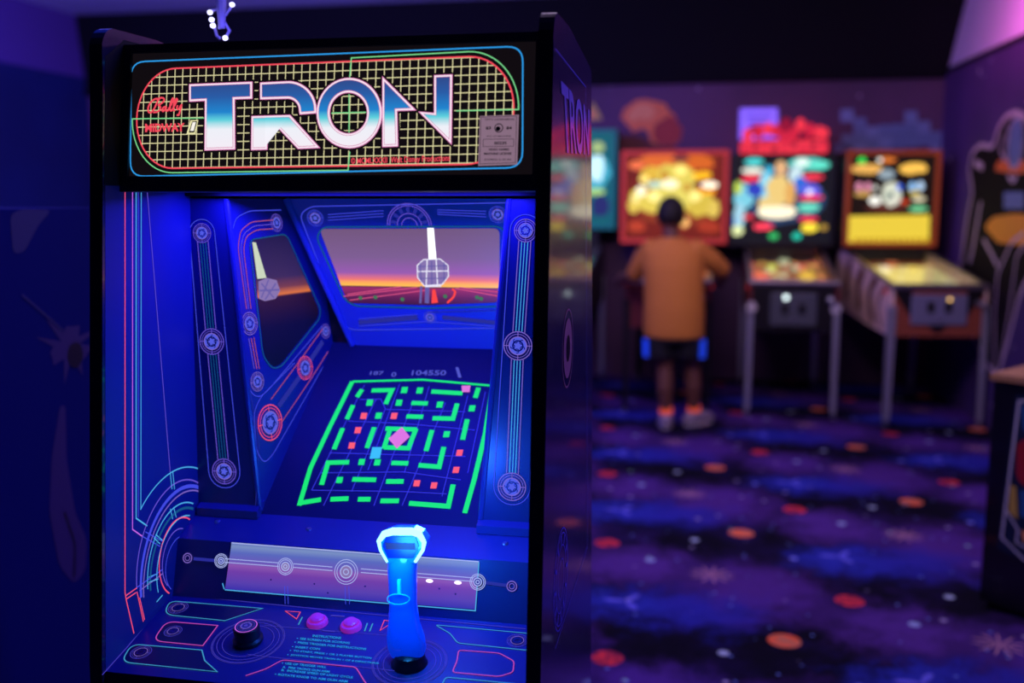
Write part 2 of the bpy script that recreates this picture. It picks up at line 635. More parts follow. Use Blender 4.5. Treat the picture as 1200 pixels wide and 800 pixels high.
# ------------------------------------------------------------------ THE BIG CABINET
XL, XR = -0.839, -0.219
XC = (XL + XR) / 2
T = 0.02


def front_y(z):
    return 1.218 + (z - .785) * .1 if z > .785 else 1.218


game = thing('arcade_cabinet', 'tall black arcade cabinet with lit grid marquee and glowing blue joystick', 'arcade machine', (XC, 1.52, 0))

# side panels
prof = [(1.27, 0.0), (1.27, .08), (1.216, .12), (1.216, .70), (1.218, .785), (front_y(1.2), 1.2), (front_y(1.63), 1.63)]
for i in range(7):
    a = PI + (-PI / 2) * i / 6 * 1.1
    prof.append((front_y(1.64) + .034 + .034 * math.cos(a), 1.656 + .036 * math.sin(a)))
prof += [(1.45, 1.693), (1.728, 1.668), (1.76, 1.4), (1.793, 1.19), (1.83, .53), (1.845, 0.0)]


def side_panel(x0):
    m = MB()
    m.prism([(x0, y, z) for y, z in prof], (T, 0, 0), 'cabinet_gloss', 'edge_trim')
    return m


left_m = side_panel(XL - T)
mat('matte_black', (16, 14, 20), 0.7, spec=.2)
# painted inner face of the left side
FL = Frame((XL, 1.2, 0), (0, 1, 0), (0, 0, 1))
left_m.fill(FL, [(front_y(.76) - 1.2 + .006, .76), (front_y(1.47) - 1.2 + .006, 1.47), (.40, 1.47), (.40, .76)], 'inner_wall_paint', .0004)
left_m.fill(FL, [(front_y(1.47) - 1.2 + .004, 1.47), (front_y(1.65) - 1.2 + .006, 1.65), (.16, 1.68), (.40, 1.68), (.40, 1.47)], 'matte_black', .0004)
side_left = left_m.build('side_panel', game)
a = MB()
a.line(FL, [(146, 224), (146, 694), (147.5, 703), (156.5, 742)], .0021, 'ink_pink')
a.line(FL, [(154.8, 224), (154.8, 620), (166, 628)], .0021, 'ink_magenta')
a.line(FL, [(159, 224), (159, 607), (172, 616)], .0024, 'ink_cyan')
a.line(FL, [(161.5, 224), (161.5, 606)], .0016, 'ink_blue')
a.line(FL, [(165, 224), (164.5, 597)], .0018, 'ink_cyan')
a.line(FL, [(172, 224), (199, 553)], .0016, 'ink_violet')
a.line(FL, [(199, 553), (201, 573)], .0018, 'ink_cyan')
a.line(FL, [(202, 553), (204, 573)], .0018, 'ink_cyan')
for p3, w, k in ((((164, 597), (192.5, 559), (236, 551)), .0021, 'ink_cyan'),
                 (((159.8, 690), (170.5, 616), (236, 569)), .0022, 'ink_violet'),
                 (((165, 700), (180, 612), (236, 573)), .006, 'ink_blue'),
                 (((168, 700), (184, 614), (236, 577)), .0022, 'ink_lilac'),
                 (((172.8, 690), (180.5, 632), (226, 590)), .0022, 'ink_cyan'),
                 (((176, 692), (184, 634), (226, 596)), .0045, 'ink_teal'),
                 (((185, 694), (189, 640), (222, 604)), .002, 'ink_cyan'),
                 (((198, 695), (188, 644), (222, 608.5)), .0024, 'ink_pink'),
                 (((196, 686), (191, 650), (214, 619)), .0018, 'ink_violet'),
                 (((200, 690), (195, 655), (212, 628)), .0016, 'ink_blue')):
    a.arc3(FL, *p3, w, k)
for p, q, k in (((146.5, 698), (160, 688.5), 'ink_pink'), ((147, 702), (159, 694), 'ink_pink'), ((160, 693), (167.5, 728), 'ink_pink'), ((163, 700), (169, 726), 'ink_pink'),
                ((166, 628), (187, 640), 'ink_blue'), ((170, 623), (190, 634), 'ink_blue'), ((160, 688), (190, 667), 'ink_blue'), ((163, 692), (190, 672), 'ink_lilac'),
                ((180, 630), (187, 637), 'ink_cyan'), ((182, 626), (190, 633), 'ink_cyan'), ((174, 676), (184, 672), 'ink_cyan'), ((174, 682), (185, 678), 'ink_cyan'), ((203, 594), (206, 606), 'ink_cyan'), ((199, 596), (202, 608), 'ink_cyan'), ((183, 705), (190, 697), 'ink_cyan')):
    a.line(FL, [p, q], .0018, k)
a.build('line_artwork', side_left)
right_m = side_panel(XR)
side_right = right_m.build('side_panel', game)
a.mirrored(XC).build('line_artwork', side_right)
# print on the outside of the right side
FR = Frame((XR + T, 1.3, 0), (0, 1, 0), (0, 0, 1))
mat('side_print_white', (176, 160, 190), 0.25, coat=.4)
mat('side_print_gold', (190, 120, 90), 0.4)
mat('side_print_blue', (96, 92, 170), 0.4)
a = MB()
a.text(FR, 'TRON', ((656.5, 93), (690, 128), (689.5, 182), (661, 180)), 'side_print_white', bold=.02)
a.line(FR, [(650, 57), (686, 102), (688, 640), (650, 760)], .0016, 'side_print_blue')
c = FR.uv(665, 408); a.disc(FR, c, .045, 'side_print_gold'); a.ring(FR, c, .058, .003, 'side_print_gold')
a.disc(FR, c, .02, 'cabinet_black', .0012)
c = FR.uv(657, 678)
for r in (.075, .068, .05, .03):
    a.ring(FR, c, r, .002, 'side_print_blue')
for i in range(12):
    t = i * PI / 6
    a.ribbon(FR, [(c[0] + .052 * math.cos(t), c[1] + .052 * math.sin(t)), (c[0] + .066 * math.cos(t), c[1] + .066 * math.sin(t))], .006, 'side_print_blue')
a.build('side_artwork', side_right)

# ---- marquee housing
def mq_y(z):
    return 1.333 + (z - 1.461) * .15


hm = MB()
hz0, hz1 = 1.461, 1.672
hp = [(mq_y(hz0), hz0), (mq_y(hz1), hz1), (1.74, 1.66), (1.74, 1.61), (1.50, 1.60), (1.47, hz0)]
hm.prism([(XL, y, z) for y, z in hp], (XR - XL, 0, 0), 'housing_metal')
hm.build('marquee_housing', game)
FM = Frame((XL, mq_y(hz0), hz0), (1, 0, 0), (0, .15, 1))
# frame bars around the film
W = XR - XL
HV = (hz1 - hz0) * math.hypot(1, .15)
mb = MB()
for u0, v0, u1, v1 in ((0, 0, W, .022), (0, HV - .012, W, HV), (0, .022, .012, HV - .012), (W - .012, .022, W, HV - .012)):
    mb.slab(FM, [(u0, v0), (u1, v0), (u1, v1), (u0, v1)], 0, .006, 'housing_metal')
mb.build('marquee_frame', game)
glow('film_black', (18, 13, 17), 0.9)
glow('film_ground', (6, 12, 38), 1.0)
film = MB()
film.fill(FM, [(.012, .022), (W - .012, .022), (W - .012, HV - .012), (.012, HV - .012)], 'film_black', .0012)
film_o = film.build('marquee', game)

glow('mq_blue', (44, 150, 226), 1.0)
glow('mq_red', (246, 74, 92), 1.0)
glow('mq_green', (120, 214, 140), 1.0)
glow('mq_grid', (224, 216, 164), 0.95)
glow('mq_letter_pink', (226, 128, 186), 1.0)
glow('mq_letter_white', (250, 232, 244), 1.0)
glow('mq_letter_dark', (206, 110, 160), 1.0)
vramp('mq_letter_fade', [(0.0, (246, 236, 246)), (0.30, (238, 240, 248)), (0.42, (96, 210, 222)), (0.52, (34, 132, 206)), (0.72, (42, 92, 166)), (1.0, (52, 62, 122))])
D1 = .0018
ol = MB()
blue = [(154.5, 73), (613, 54.5), (612.5, 196.5), (153.5, 207)]
ol.line(FM, blue, .0021, 'mq_blue', D1, True, r=.022)
# red stadium
tl = FM.uv(205, 80.5); bl = FM.uv(205, 197.3); tr = FM.uv(548, 66.8); br = FM.uv(548, 192.8)
lm = FM.uv(161, 140); rm = FM.uv(602.5, 129)


def stadium(grow=0.0):
    pts = []
    cl = ((tl[0] + bl[0]) / 2, (tl[1] + bl[1]) / 2); cr = ((tr[0] + br[0]) / 2, (tr[1] + br[1]) / 2)
    hl = (tl[1] - bl[1]) / 2 + grow; hr = (tr[1] - br[1]) / 2 + grow
    rl = cl[0] - lm[0] + grow; rr = rm[0] - cr[0] + grow
    for i in range(25):
        t = PI / 2 + PI * i / 24
        pts.append((cl[0] + rl * math.cos(t), cl[1] + hl * math.sin(t)))
    for i in range(25):
        t = -PI / 2 + PI * i / 24
        pts.append((cr[0] + rr * math.cos(t), cr[1] + hr * math.sin(t)))
    return pts, cl, cr, hl, hr, rl, rr


st, cl, cr, hl, hr, rl, rr = stadium()
ol.ribbon(FM, st, .0022, 'mq_red', D1, True)
# green part outline: lower left and upper right
g, gcl, gcr, ghl, ghr, grl, grr = stadium(.0066)
mid = FM.uv(410.5, 134)
low = [(gcl[0] + grl * math.cos(t), gcl[1] + ghl * math.sin(t)) for t in [PI + PI / 2 * i / 16 for i in range(17)]]
ol.ribbon(FM, [FM.uv(240, 138.6), (gcl[0] - grl, gcl[1])] + low[1:] + [(mid[0], low[-1][1] + .002), FM.uv(410.5, 178)], .0017, 'mq_green', D1 + .0006)
hi = [(gcr[0] + grr * math.cos(t), gcr[1] + ghr * math.sin(t)) for t in [PI / 2 * i / 16 for i in range(17)]]
ol.ribbon(FM, [FM.uv(535, 130.3), (gcr[0] + grr, gcr[1])] + hi[1:] + [(mid[0], hi[-1][1] - .004), FM.uv(410.5, 92)], .0017, 'mq_green', D1 + .0006)
ol.line(FM, [(409.8, 111), (409.8, 156)], .0017, 'mq_green', D1 + .0006)
ol.line(FM, [(389, 133), (430, 132)], .0017, 'mq_green', D1 + .0006)
ol.build('outline', film_o)


def st_span_v(u):
    """the stadium's lower and upper edge at u"""
    if u < cl[0]:
        k = (cl[0] - u) / rl
        if k >= 1: return None
        h = hl * math.sqrt(1 - k * k); return cl[1] - h, cl[1] + h
    if u > cr[0]:
        k = (u - cr[0]) / rr
        if k >= 1: return None
        h = hr * math.sqrt(1 - k * k); return cr[1] - h, cr[1] + h
    s_ = (u - cl[0]) / (cr[0] - cl[0])
    c_ = cl[1] + (cr[1] - cl[1]) * s_; h = hl + (hr - hl) * s_
    return c_ - h, c_ + h


gr = MB()
u0 = FM.uv(410.3, 134)[0]; pitch_u = (FM.uv(591, 110)[0] - u0) / 18
k = -30
while k < 30:
    u = u0 + k * pitch_u; sp = st_span_v(u)
    if sp and sp[1] - sp[0] > .01:
        gr.ribbon(FM, [(u, sp[0]), (u, sp[1])], .0013, 'mq_grid', .0014)
    k += 1
us = [lm[0] + (rm[0] - lm[0]) * i / 400 for i in range(401)]
for k in range(-8, 9):
    c_ = None; run = []
    for u in us:
        s_ = (u - cl[0]) / (cr[0] - cl[0])
        v = cl[1] + (cr[1] - cl[1]) * s_ + .0004 + k * pitch_u * .985
        sp = st_span_v(u)
        if sp and sp[0] < v < sp[1]:
            run.append((u, v))
    if len(run) > 8:
        gr.ribbon(FM, [run[0], run[-1]], .0013, 'mq_grid', .0015)
gr.build('grid', film_o)

# the big letters
def ell(cx, cy, rx, ry, n=44):
    return [(cx + rx * math.cos(2 * PI * i / n), cy + ry * math.sin(2 * PI * i / n)) for i in range(n)]


def rcurve(n=10):
    o = [(305.5, 97), (340, 95.3)]
    for i in range(1, n + 1):
        t = PI / 2 * (1 - i / n); o.append((339 + 33 * math.cos(t), 128.5 - 33.2 * math.sin(t)))
    o += [(372, 133.5), (351.8, 135)]
    for i in range(0, n + 1):
        t = PI / 2 * i / n; o.append((338 + 13 * math.cos(t), 129.5 - 13 * math.sin(t)))
    o += [(305.5, 117.5)]
    return o


LET = [[(222.5, 99), (297, 96), (297, 116.5), (276.5, 117.2), (277, 175.7), (240.5, 177), (241, 119), (222.5, 120)],
       rcurve(),
       [(295.5, 136.2), (341, 134.8), (376.5, 174), (350, 175.2), (318, 141.5), (315, 141.5), (314.5, 176), (295, 176.6)],
       [(448.5, 89.5), (489, 130), (466.5, 130.8), (467.5, 172.3), (448.5, 173)],
       [(509, 88.5), (531, 87.5), (530, 170.5), (490.5, 131), (509, 132.5)]]
O_OUT, O_IN = ell(410.2, 133, 38.6, 41.5), ell(409.2, 133, 21.5, 23.5)
let = MB()


def letter(uv, d, backing=None):
    for bk in backing or [uv]:
        let.fill(FM, inset(bk, -.0028), 'film_black', d)
    let.fill(FM, uv, 'mq_letter_pink', d + .0005)
    let.fill(FM, inset(uv, .0010), 'mq_letter_white', d + .0008)
    let.fill(FM, inset(uv, .0031), 'mq_letter_dark', d + .0011)
    let.fill(FM, inset(uv, .0038), 'mq_letter_fade', d + .0015)


R_BACK = [[(295.5, 136.2), (315, 135.6), (314.5, 176), (295, 176.6)], [(314, 135.6), (341, 134.8), (376.5, 174), (350, 175.2)]]
for i, px in enumerate(LET):
    letter([FM.uv(*p) for p in px], .0022, [[FM.uv(*p) for p in q] for q in R_BACK] if i == 2 else None)


def annulus(o, i, mt, d):
    n = len(o)
    let.add([FM.pt(*p, d) for p in o] + [FM.pt(*p, d) for p in i], [(k, (k + 1) % n, n + (k + 1) % n, n + k) for k in range(n)], mt)


oo = [FM.uv(*p) for p in O_OUT]; oi = [FM.uv(*p) for p in O_IN]
annulus(inset(oo, -.0028), inset(oi, .0028), 'film_black', .0022)
annulus(oo, oi, 'mq_letter_pink', .0027)
annulus(inset(oo, .0010), inset(oi, -.0010), 'mq_letter_white', .0030)
annulus(inset(oo, .0031), inset(oi, -.0031), 'mq_letter_dark', .0033)
annulus(inset(oo, .0038), inset(oi, -.0038), 'mq_letter_fade', .0037)
let.build('title_lettering', film_o)

mk = MB()


def zb(x, y):
    return (160 + x / 11.43, 100 + y / 11.43)


for st_ in ([(320, 205), (300, 182), (250, 190), (195, 240), (165, 310), (172, 365), (205, 375), (250, 320), (285, 240), (310, 190)],
            [(285, 205), (335, 167), (383, 178), (384, 215), (330, 258), (300, 268), (335, 290), (330, 335), (290, 362), (235, 368)],
            [(410, 292), (375, 296), (352, 338), (368, 356), (398, 322), (412, 292), (402, 345), (428, 350)],
            [(428, 350), (478, 262), (516, 192), (500, 174), (470, 230), (458, 335), (480, 350)],
            [(480, 350), (530, 262), (562, 196), (546, 180), (515, 240), (505, 335), (528, 350)],
            [(562, 272), (550, 318), (575, 330), (606, 275), (618, 262), (602, 335), (575, 408), (552, 398)]):
    mk.line(FM, [zb(*p) for p in st_], .0026, 'mq_red', .0026, r=.003)
mk.build('script_lettering', film_o); mk = MB()
mk.text(FM, 'MIDWAY', (zb(128, 520), zb(655, 510), zb(655, 622), zb(128, 632)), 'mq_red', .0026, bold=.038)
glow('mq_cream', (232, 226, 170), 1.0); glow('mq_white', (250, 245, 235), 1.0)
mk.fillpx(FM, [zb(735, 472), (zb(838, 470)), zb(800, 652), zb(680, 655)], 'mq_cream', .0024)
mk.fillpx(FM, [zb(757, 488), (zb(825, 486)), zb(786, 636), zb(712, 638)], 'film_black', .0027)
mk.fillpx(FM, [zb(765, 500), (zb(810, 498)), zb(778, 615), zb(732, 617)], 'mq_white', .0030)
mk.build('maker_lettering', film_o); mk = MB()
mk.text(FM, '© MCMLXXXII  Walt Disney Productions', ((412, 185.5), (528, 181.2), (528, 191.2), (412, 194.5)), 'mq_red', .0026, bold=.012)
mk.build('copyright_lettering', film_o)

# licence sticker
mat('sticker_paper', (150, 128, 150), 0.5, emit=(170, 136, 158), es=.6)
mat('sticker_ink', (30, 24, 40), 0.6)
sk = MB()
sk.slab(FM, [FM.uv(563, 136.5), FM.uv(608.5, 135), FM.uv(606.5, 193.3), FM.uv(561, 194.8)], .0022, .0036, 'sticker_paper')
ds = .0041
sk.line(FM, [(564.3, 138), (606, 136.6), (604.6, 191.2), (563, 192.6)], .0006, 'sticker_ink', ds, True)
def zs(x, y):
    return (550 + x / 8.888, 120 + y / 8.888)
for body, q, bo in (('CITY LICENSING', (168, 176, 475, 193), .02), ('83', (178, 258, 232, 290), .03), ('84', (392, 258, 448, 290), .03),
                    ('NO. OF MACHINE', (190, 352, 440, 366), .01), ('00235', (265, 415, 395, 445), .03), ('VIDEO GAMES', (205, 485, 420, 508), .03),
                    ('MACHINE LICENSE', (160, 528, 445, 552), .03), ('EXPIRES 6-30-84', (165, 593, 440, 610), .01)):
    x0, y0, x1, y1 = q
    sk.text(FM, body, (zs(x0, y0), zs(x1, y0 - 2), zs(x1, y1 - 2), zs(x0, y1)), 'sticker_ink', ds, bold=bo)
sk.line(FM, [zs(152, 390), zs(468, 386), zs(466, 462), zs(150, 466)], .0006, 'sticker_ink', ds, True)
c = FM.uv(*zs(313, 272)); sk.ring(FM, c, .0055, .0012, 'sticker_ink', ds); sk.disc(FM, (c[0] - .001, c[1] - .001), .0032, 'sticker_ink', ds)
so = sk.build('license_sticker', film_o); so['label'] = 'grey paper license sticker dated 83 84'

# ---- black-light tube under the marquee
glow('blacklight', (60, 50, 255), 5.0)
tb = MB()
tb.tube([(XL + .05, 1.488, 1.476), (XR - .05, 1.488, 1.476)], .008, 'blacklight', 10)
for x in (XL + .03, XR - .05):
    tb.box((x, 1.478, 1.470), (x + .02, 1.500, 1.50), 'steel')
tb.build('blacklight_tube', game)
area('blacklight_lamp', (XC, 1.488, 1.464), (XC, 1.46, 1.0), .5, .03, 6.0, (40, 36, 255))

# ---- shroud: pillars, walls, back panel
def pil_y(z):
    return 1.511 + (z - .937) * .034


def back_y(z):
    return 1.68 + (1.43 - z) * .31


FP = Frame((XL, pil_y(.93), .93), (1, 0, 0), (0, .034, 1))
FB = Frame((XL, back_y(1.2), 1.2), (1, 0, 0), (0, -.31, 1))
ZT = 1.452
p_t = FP.px(264, 232); p_b = FP.px(303, 592)
p_t.z = ZT; p_b.z = .93
p_t = V((p_t.x, pil_y(ZT), ZT)); p_b = V((p_b.x, pil_y(.93), .93))
b_t = FB.px(333, 233); b_b = FB.px(411, 400)
bx_t, bx_b = b_t.x, b_b.x
b_t = V((bx_t, back_y(ZT), ZT)); b_b = V((bx_b, back_y(1.18), 1.18))
glow('print_disc', (66, 74, 225), .8)


def roundel(m, fr, c, r, line='ink_violet', disc='roundel_ink', d=.001):
    m.disc(fr, c, r * .60, disc, d)
    m.ring(fr, c, r * .60, r * .06, 'ink_lilac', d + .0004)
    m.ring(fr, c, r * .34, r * .10, 'shroud_dark', d + .0004)
    for i in range(5):
        t = i * 2 * PI / 5 + c[0] * 40
        m.arc(fr, (c[0] + r * .36 * math.cos(t), c[1] + r * .36 * math.sin(t)), r * .14, t, t + 4, r * .06, 'shroud_dark', d + .0006, 8)
    m.ring(fr, c, r * .95, r * .06, line, d); m.ring(fr, c, r * .78, r * .035, line, d)
    for i in range(4):
        t = i * PI / 2
        m.ribbon(fr, [(c[0] + r * .62 * math.cos(t), c[1] + r * .62 * math.sin(t)), (c[0] + r * .92 * math.cos(t), c[1] + r * .92 * math.sin(t))], r * .045, line, d)


def channel(m, fr, pxs, rad, l_in, l_out, l_env):
    C = [V(fr.uv(*p)) for p in pxs]
    for a_, b_, ra, rb in zip(C[:-1], C[1:], rad[:-1], rad[1:]):
        d_ = (b_ - a_).normalized(); n_ = V((-d_.y, d_.x))
        for o_, k, w in ((-.0048, l_in, .0012), (0, l_in, .0012), (.0048, l_in, .0012), (-.0095, l_out, .0013), (.0095, l_out, .0013)):
            s_ = math.sqrt(max(0, ra * ra - o_ * o_)); e_ = math.sqrt(max(0, rb * rb - o_ * o_))
            m.ribbon(fr, [tuple(a_ + d_ * s_ + n_ * o_), tuple(b_ - d_ * e_ + n_ * o_)], w, k)
    for c, r in zip(C, rad):
        roundel(m, fr, c, r, l_out)
    d_ = (C[-1] - C[0]).normalized(); n_ = V((-d_.y, d_.x)); R0, R1 = rad[0] + .006, rad[-1] + .006
    pts = []
    t0 = math.atan2(n_.y, n_.x)
    for i in range(13):
        t = t0 + PI * i / 12; pts.append((C[0].x + R0 * math.cos(t), C[0].y + R0 * math.sin(t)))
    for i in range(13):
        t = t0 + PI + PI * i / 12; pts.append((C[-1].x + R1 * math.cos(t), C[-1].y + R1 * math.sin(t)))
    m.ribbon(fr, pts, .0013, l_env, closed=True)


def pillar_mesh(inner_t, inner_b, side_x, s):
    m = MB()
    outer_t = V((side_x, pil_y(ZT), ZT)); outer_b = V((side_x, pil_y(.93), .93))
    q = [outer_b, inner_b, inner_t, outer_t]
    if s < 0:
        q = q[::-1]
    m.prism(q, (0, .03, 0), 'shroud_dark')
    # rounded moulded corner between pillar and shroud wall
    m.tube([inner_b + V((0, .004, 0)), inner_t + V((0, .004, 0))], .006, 'shroud_plastic', 10)
    return m


mir = lambda p: V((2 * XC - p.x, p.y, p.z))
pl = pillar_mesh(p_t, p_b, XL, 1).build('shroud_pillar', game)
a = MB(); channel(a, FP, [(237, 273), (248.5, 400), (263, 552)], [.0165, .0225, .0225], 'ink_teal', 'ink_violet', 'ink_blue')
a.build('pillar_artwork', pl)
# the right pillar reaches a little further in than a mirror image would
pr_t = V((FP.px(597, 232).x, pil_y(ZT), ZT)); pr_b = V((FP.px(563, 612).x, pil_y(.93), .93))
pr = pillar_mesh(pr_t, pr_b, XR, -1).build('shroud_pillar', game)
a = MB(); channel(a, FP, [(616, 270), (607, 405), (600, 570)], [.0185, .0235, .0235], 'ink_cyan', 'ink_lilac', 'ink_blue')
a.build('pillar_artwork', pr)

m = MB(); m.box((XL, 1.512, 1.456), (XR, 1.72, 1.463), 'matte_black'); m.build('shroud_top', game)
# screen and floor lines
s_f = V((0, 1.515, .927)); s_b = V((0, 1.762, 1.185))
# left shroud wall, front edge p_t..p_b, rear edge b_t..b_b and down along the screen
FS = Frame(p_b, (b_t - p_b), (0, 0, 1))
nrm = (p_t - p_b).cross(b_t - p_b).normalized()
FS = Frame(p_b, (b_t - p_t), (p_t - p_b))
if FS.n.x < 0:
    FS = Frame(p_b, (p_t - p_b), (b_t - p_t))
sw = MB()
corner = FS.px(326, 597)
floor_rear = FS.px(411, 402)
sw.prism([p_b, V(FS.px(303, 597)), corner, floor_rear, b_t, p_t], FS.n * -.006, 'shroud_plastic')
wall_l = sw.build('shroud_wall', game)
vramp('side_window_art', [(0.0, (6, 6, 36)), (0.30, (10, 8, 44)), (0.45, (34, 14, 40)), (0.53, (40, 16, 44)), (0.545, (232, 120, 50)), (0.60, (120, 60, 70)), (0.68, (56, 40, 84)), (1.0, (34, 24, 66))], 0.9)
wn = MB()
win = [(294, 281), (334.5, 275), (373, 362), (372, 372), (328, 427), (319, 430), (309, 416)]
wn.fillpx(FS, win, 'side_window_art', .001, r=.012)
win_o = wn.build('side_window', wall_l)
glow('beam_pale', (214, 226, 196), .9); glow('orb_lilac', (150, 128, 190), .8); glow('orb_dark', (112, 100, 176), .85); glow('orb_white', (235, 232, 250), 1.0)
a = MB()
def z6(x, y): return (220 + x / 4.706, 230 + y / 4.706)
a.fillpx(FS, [z6(352, 252), z6(372, 255), z6(430, 450), z6(380, 455)], 'beam_pale', .0016)
a.fillpx(FS, [z6(385, 470), z6(430, 450), z6(485, 462), z6(505, 520), z6(480, 565), z6(420, 578), z6(388, 565)], 'orb_lilac', .002)
for p, q in (((400, 480), (470, 560)), ((440, 460), (400, 560)), ((480, 480), (420, 570)), ((390, 520), (500, 515))):
    a.line(FS, [z6(*p), z6(*q)], .003, 'orb_dark', .0024)
a.build('window_picture', win_o)
a = MB()
a.line(FS, [(329, 246), (292, 247), (276, 255), (271.5, 272), (272, 300), (284, 407), (293, 460), (303, 466), (314, 457), (377, 382)], .0016, 'ink_blue', r=.012)
a.line(FS, [(320, 257.6), (294, 260), (281.6, 270), (278.5, 289.5), (288.5, 362)], .0016, 'ink_orange', r=.01)
a.line(FS, [(320, 262.6), (297, 264.6), (285, 274), (281.5, 290.5), (291, 362)], .0014, 'ink_violet', r=.01)
a.line(FS, [(320, 268), (300, 269.3), (288, 277), (285, 291.6), (293.8, 362)], .0016, 'ink_orange', r=.01)
a.line(FS, [(291, 396), (297.5, 432)], .0016, 'ink_violet'); a.line(FS, [(294, 396), (300.5, 432)], .0016, 'ink_orange'); a.line(FS, [(297, 395), (303.5, 432)], .0016, 'ink_orange')
a.line(FS, [(291.5, 281), (335, 274), (375, 362), (374, 373), (329, 429.5), (318.5, 432), (307.5, 417)], .0020, 'ink_teal', .0014, True, r=.014)
for c, r, k in (((323.5, 261), .016, 'ink_violet'), ((292, 379), .020, 'ink_lilac'), ((301, 447), .017, 'ink_lilac'), ((316, 495), .032, 'ink_pink'), ((357, 431), .022, 'ink_pink'), ((381, 388), .014, 'ink_violet')):
    roundel(a, FS, FS.uv(*c), r, k, 'roundel_ink', .0012)
a.line(FS, [(317, 468), (352, 421), (378, 385)], .0016, 'ink_orange')
a.line(FS, [(330, 494), (362, 447), (384, 412)], .0016, 'ink_orange')
a.line(FS, [(326, 476), (351, 441)], .010, 'ink_dim'); a.line(FS, [(362, 424), (378, 400)], .010, 'ink_dim')
a.line(FS, [(345, 425), (305, 465), (297, 483), (300, 528), (309, 543), (319, 533), (386, 416)], .0015, 'ink_blue', r=.012)
a.line(FS, [(299, 592), (303, 520), (290, 440)], .0012, 'ink_dim')
art_l = a
a.build('wall_artwork', wall_l)
# right wall of the shroud, unseen from the front but there
rb_t = V((FB.px(640, 233).x, back_y(ZT), ZT)); rb_b = V((FB.px(618, 400).x, back_y(1.18), 1.18))
m = MB()
m.prism([pr_b, pr_t, rb_t, rb_b], (.004, .004, 0), 'shroud_plastic')
m.build('shroud_wall', game)

# back panel
bp = MB()
bp.prism([b_b, V((rb_b.x, b_b.y, b_b.z)), rb_t, b_t], (0, .006, 0), 'back_plastic_lit')
bp.tube([b_b + V((.004, -.002, 0)), b_t + V((.004, -.002, 0))], .006, 'back_plastic_lit', 10)
back_o = bp.build('back_panel', game)
vramp('sunset_art', [(0.0, (58, 20, 60)), (0.10, (96, 30, 78)), (0.22, (150, 44, 96)), (0.235, (70, 20, 60)), (0.25, (255, 190, 70)), (0.29, (255, 170, 80)), (0.33, (236, 118, 110)), (0.42, (150, 90, 170)), (0.62, (124, 92, 140)), (1.0, (112, 84, 118))], 1.05)
def z5(x, y): return (340 + x / 4.2857, 230 + y / 4.2857)
bg = MB()
bg.fillpx(FB, [z5(148, 163), z5(1052, 160), z5(1052, 530), z5(690, 545), z5(290, 533)], 'sunset_art', .001, r=.012)
bgo = bg.build('backlit_window', back_o)
a = MB()
glow('art_blue', (60, 60, 220), .9); glow('art_red', (255, 70, 60), 1.0); glow('art_pinkline', (235, 90, 140), .9); glow('art_green', (70, 130, 90), .8); glow('art_white', (245, 250, 255), 1.6)
a.fillpx(FB, [z5(690, 158), z5(722, 158), z5(736, 318), z5(698, 318)], 'art_white', .0016)
orb = [z5(640, 345), z5(672, 315), z5(755, 312), z5(795, 345), z5(797, 398), z5(765, 440), z5(675, 446), z5(642, 405)]
a.fillpx(FB, orb, 'orb_lilac', .002)
a.line(FB, orb, .002, 'orb_white', .0024, True)
for p, q, k in (((640, 375), (797, 372), 'orb_white'), ((690, 315), (685, 445), 'orb_white'), ((735, 315), (742, 442), 'orb_white'), ((655, 330), (660, 430), 'orb_dark'), ((775, 328), (775, 430), 'orb_dark'), ((650, 350), (790, 345), 'orb_dark'), ((650, 410), (790, 408), 'orb_dark'), ((712, 320), (714, 440), 'orb_dark')):
    a.line(FB, [z5(*p), z5(*q)], .0022, k, .0024)
a.line(FB, [z5(680, 450), z5(760, 448)], .003, 'orb_white', .0024)
a.line(FB, [z5(690, 448), z5(688, 535)], .008, 'orb_dark', .0018); a.line(FB, [z5(660, 448), z5(655, 535)], .004, 'orb_dark', .0018)
a.fillpx(FB, [z5(715, 465), z5(730, 465), z5(745, 530), z5(712, 535)], 'art_red', .0022)
a.line(FB, [z5(815, 462), z5(832, 475), z5(822, 505), z5(790, 532)], .004, 'art_red', .0022, r=.006)
for p, q in (((270, 500), (640, 455)), ((290, 490), (560, 452)), ((1050, 480), (850, 455)), ((1050, 500), (830, 460)), ((300, 520), (680, 470))):
    a.line(FB, [z5(*p), z5(*q)], .0016, 'art_pinkline', .0016)
for x, y in ((355, 508), (430, 505), (565, 515), (940, 505), (960, 512), (780, 500)):
    a.disc(FB, FB.uv(*z5(x, y)), .004, 'art_green', .002, 8)
a.build('window_picture', bgo)
a = MB()
a.line(FB, [z5(1150, 30), z5(100, 50), z5(48, 92), z5(270, 655), z5(325, 670), z5(1100, 660)], .0016, 'ink_blue', r=.016)
a.line(FB, [z5(165, 153), z5(1050, 150), z5(1090, 185), z5(1080, 535), z5(1040, 552), z5(690, 560), z5(330, 550), z5(275, 520), z5(132, 205)], .0028, 'ink_teal', closed=True, r=.012)
a.line(FB, [z5(1120, 570), z5(690, 580)], .0014, 'ink_dim')
roundel(a, FB, FB.uv(*z5(127, 108)), .0155, 'ink_blue'); roundel(a, FB, FB.uv(*z5(1043, 90)), .0155, 'ink_blue'); roundel(a, FB, FB.uv(*z5(703, 606)), .012, 'ink_blue')
c = FB.uv(*z5(600, 146))
for r in (.040, .036, .022, .014):
    a.arc(FB, c, r, 0, PI, .0014, 'ink_violet')
for i in range(7):
    t = PI * (i + .5) / 7
    a.ribbon(FB, [(c[0] + .024 * math.cos(t), c[1] + .024 * math.sin(t)), (c[0] + .034 * math.cos(t), c[1] + .034 * math.sin(t))], .006, 'ink_dim')
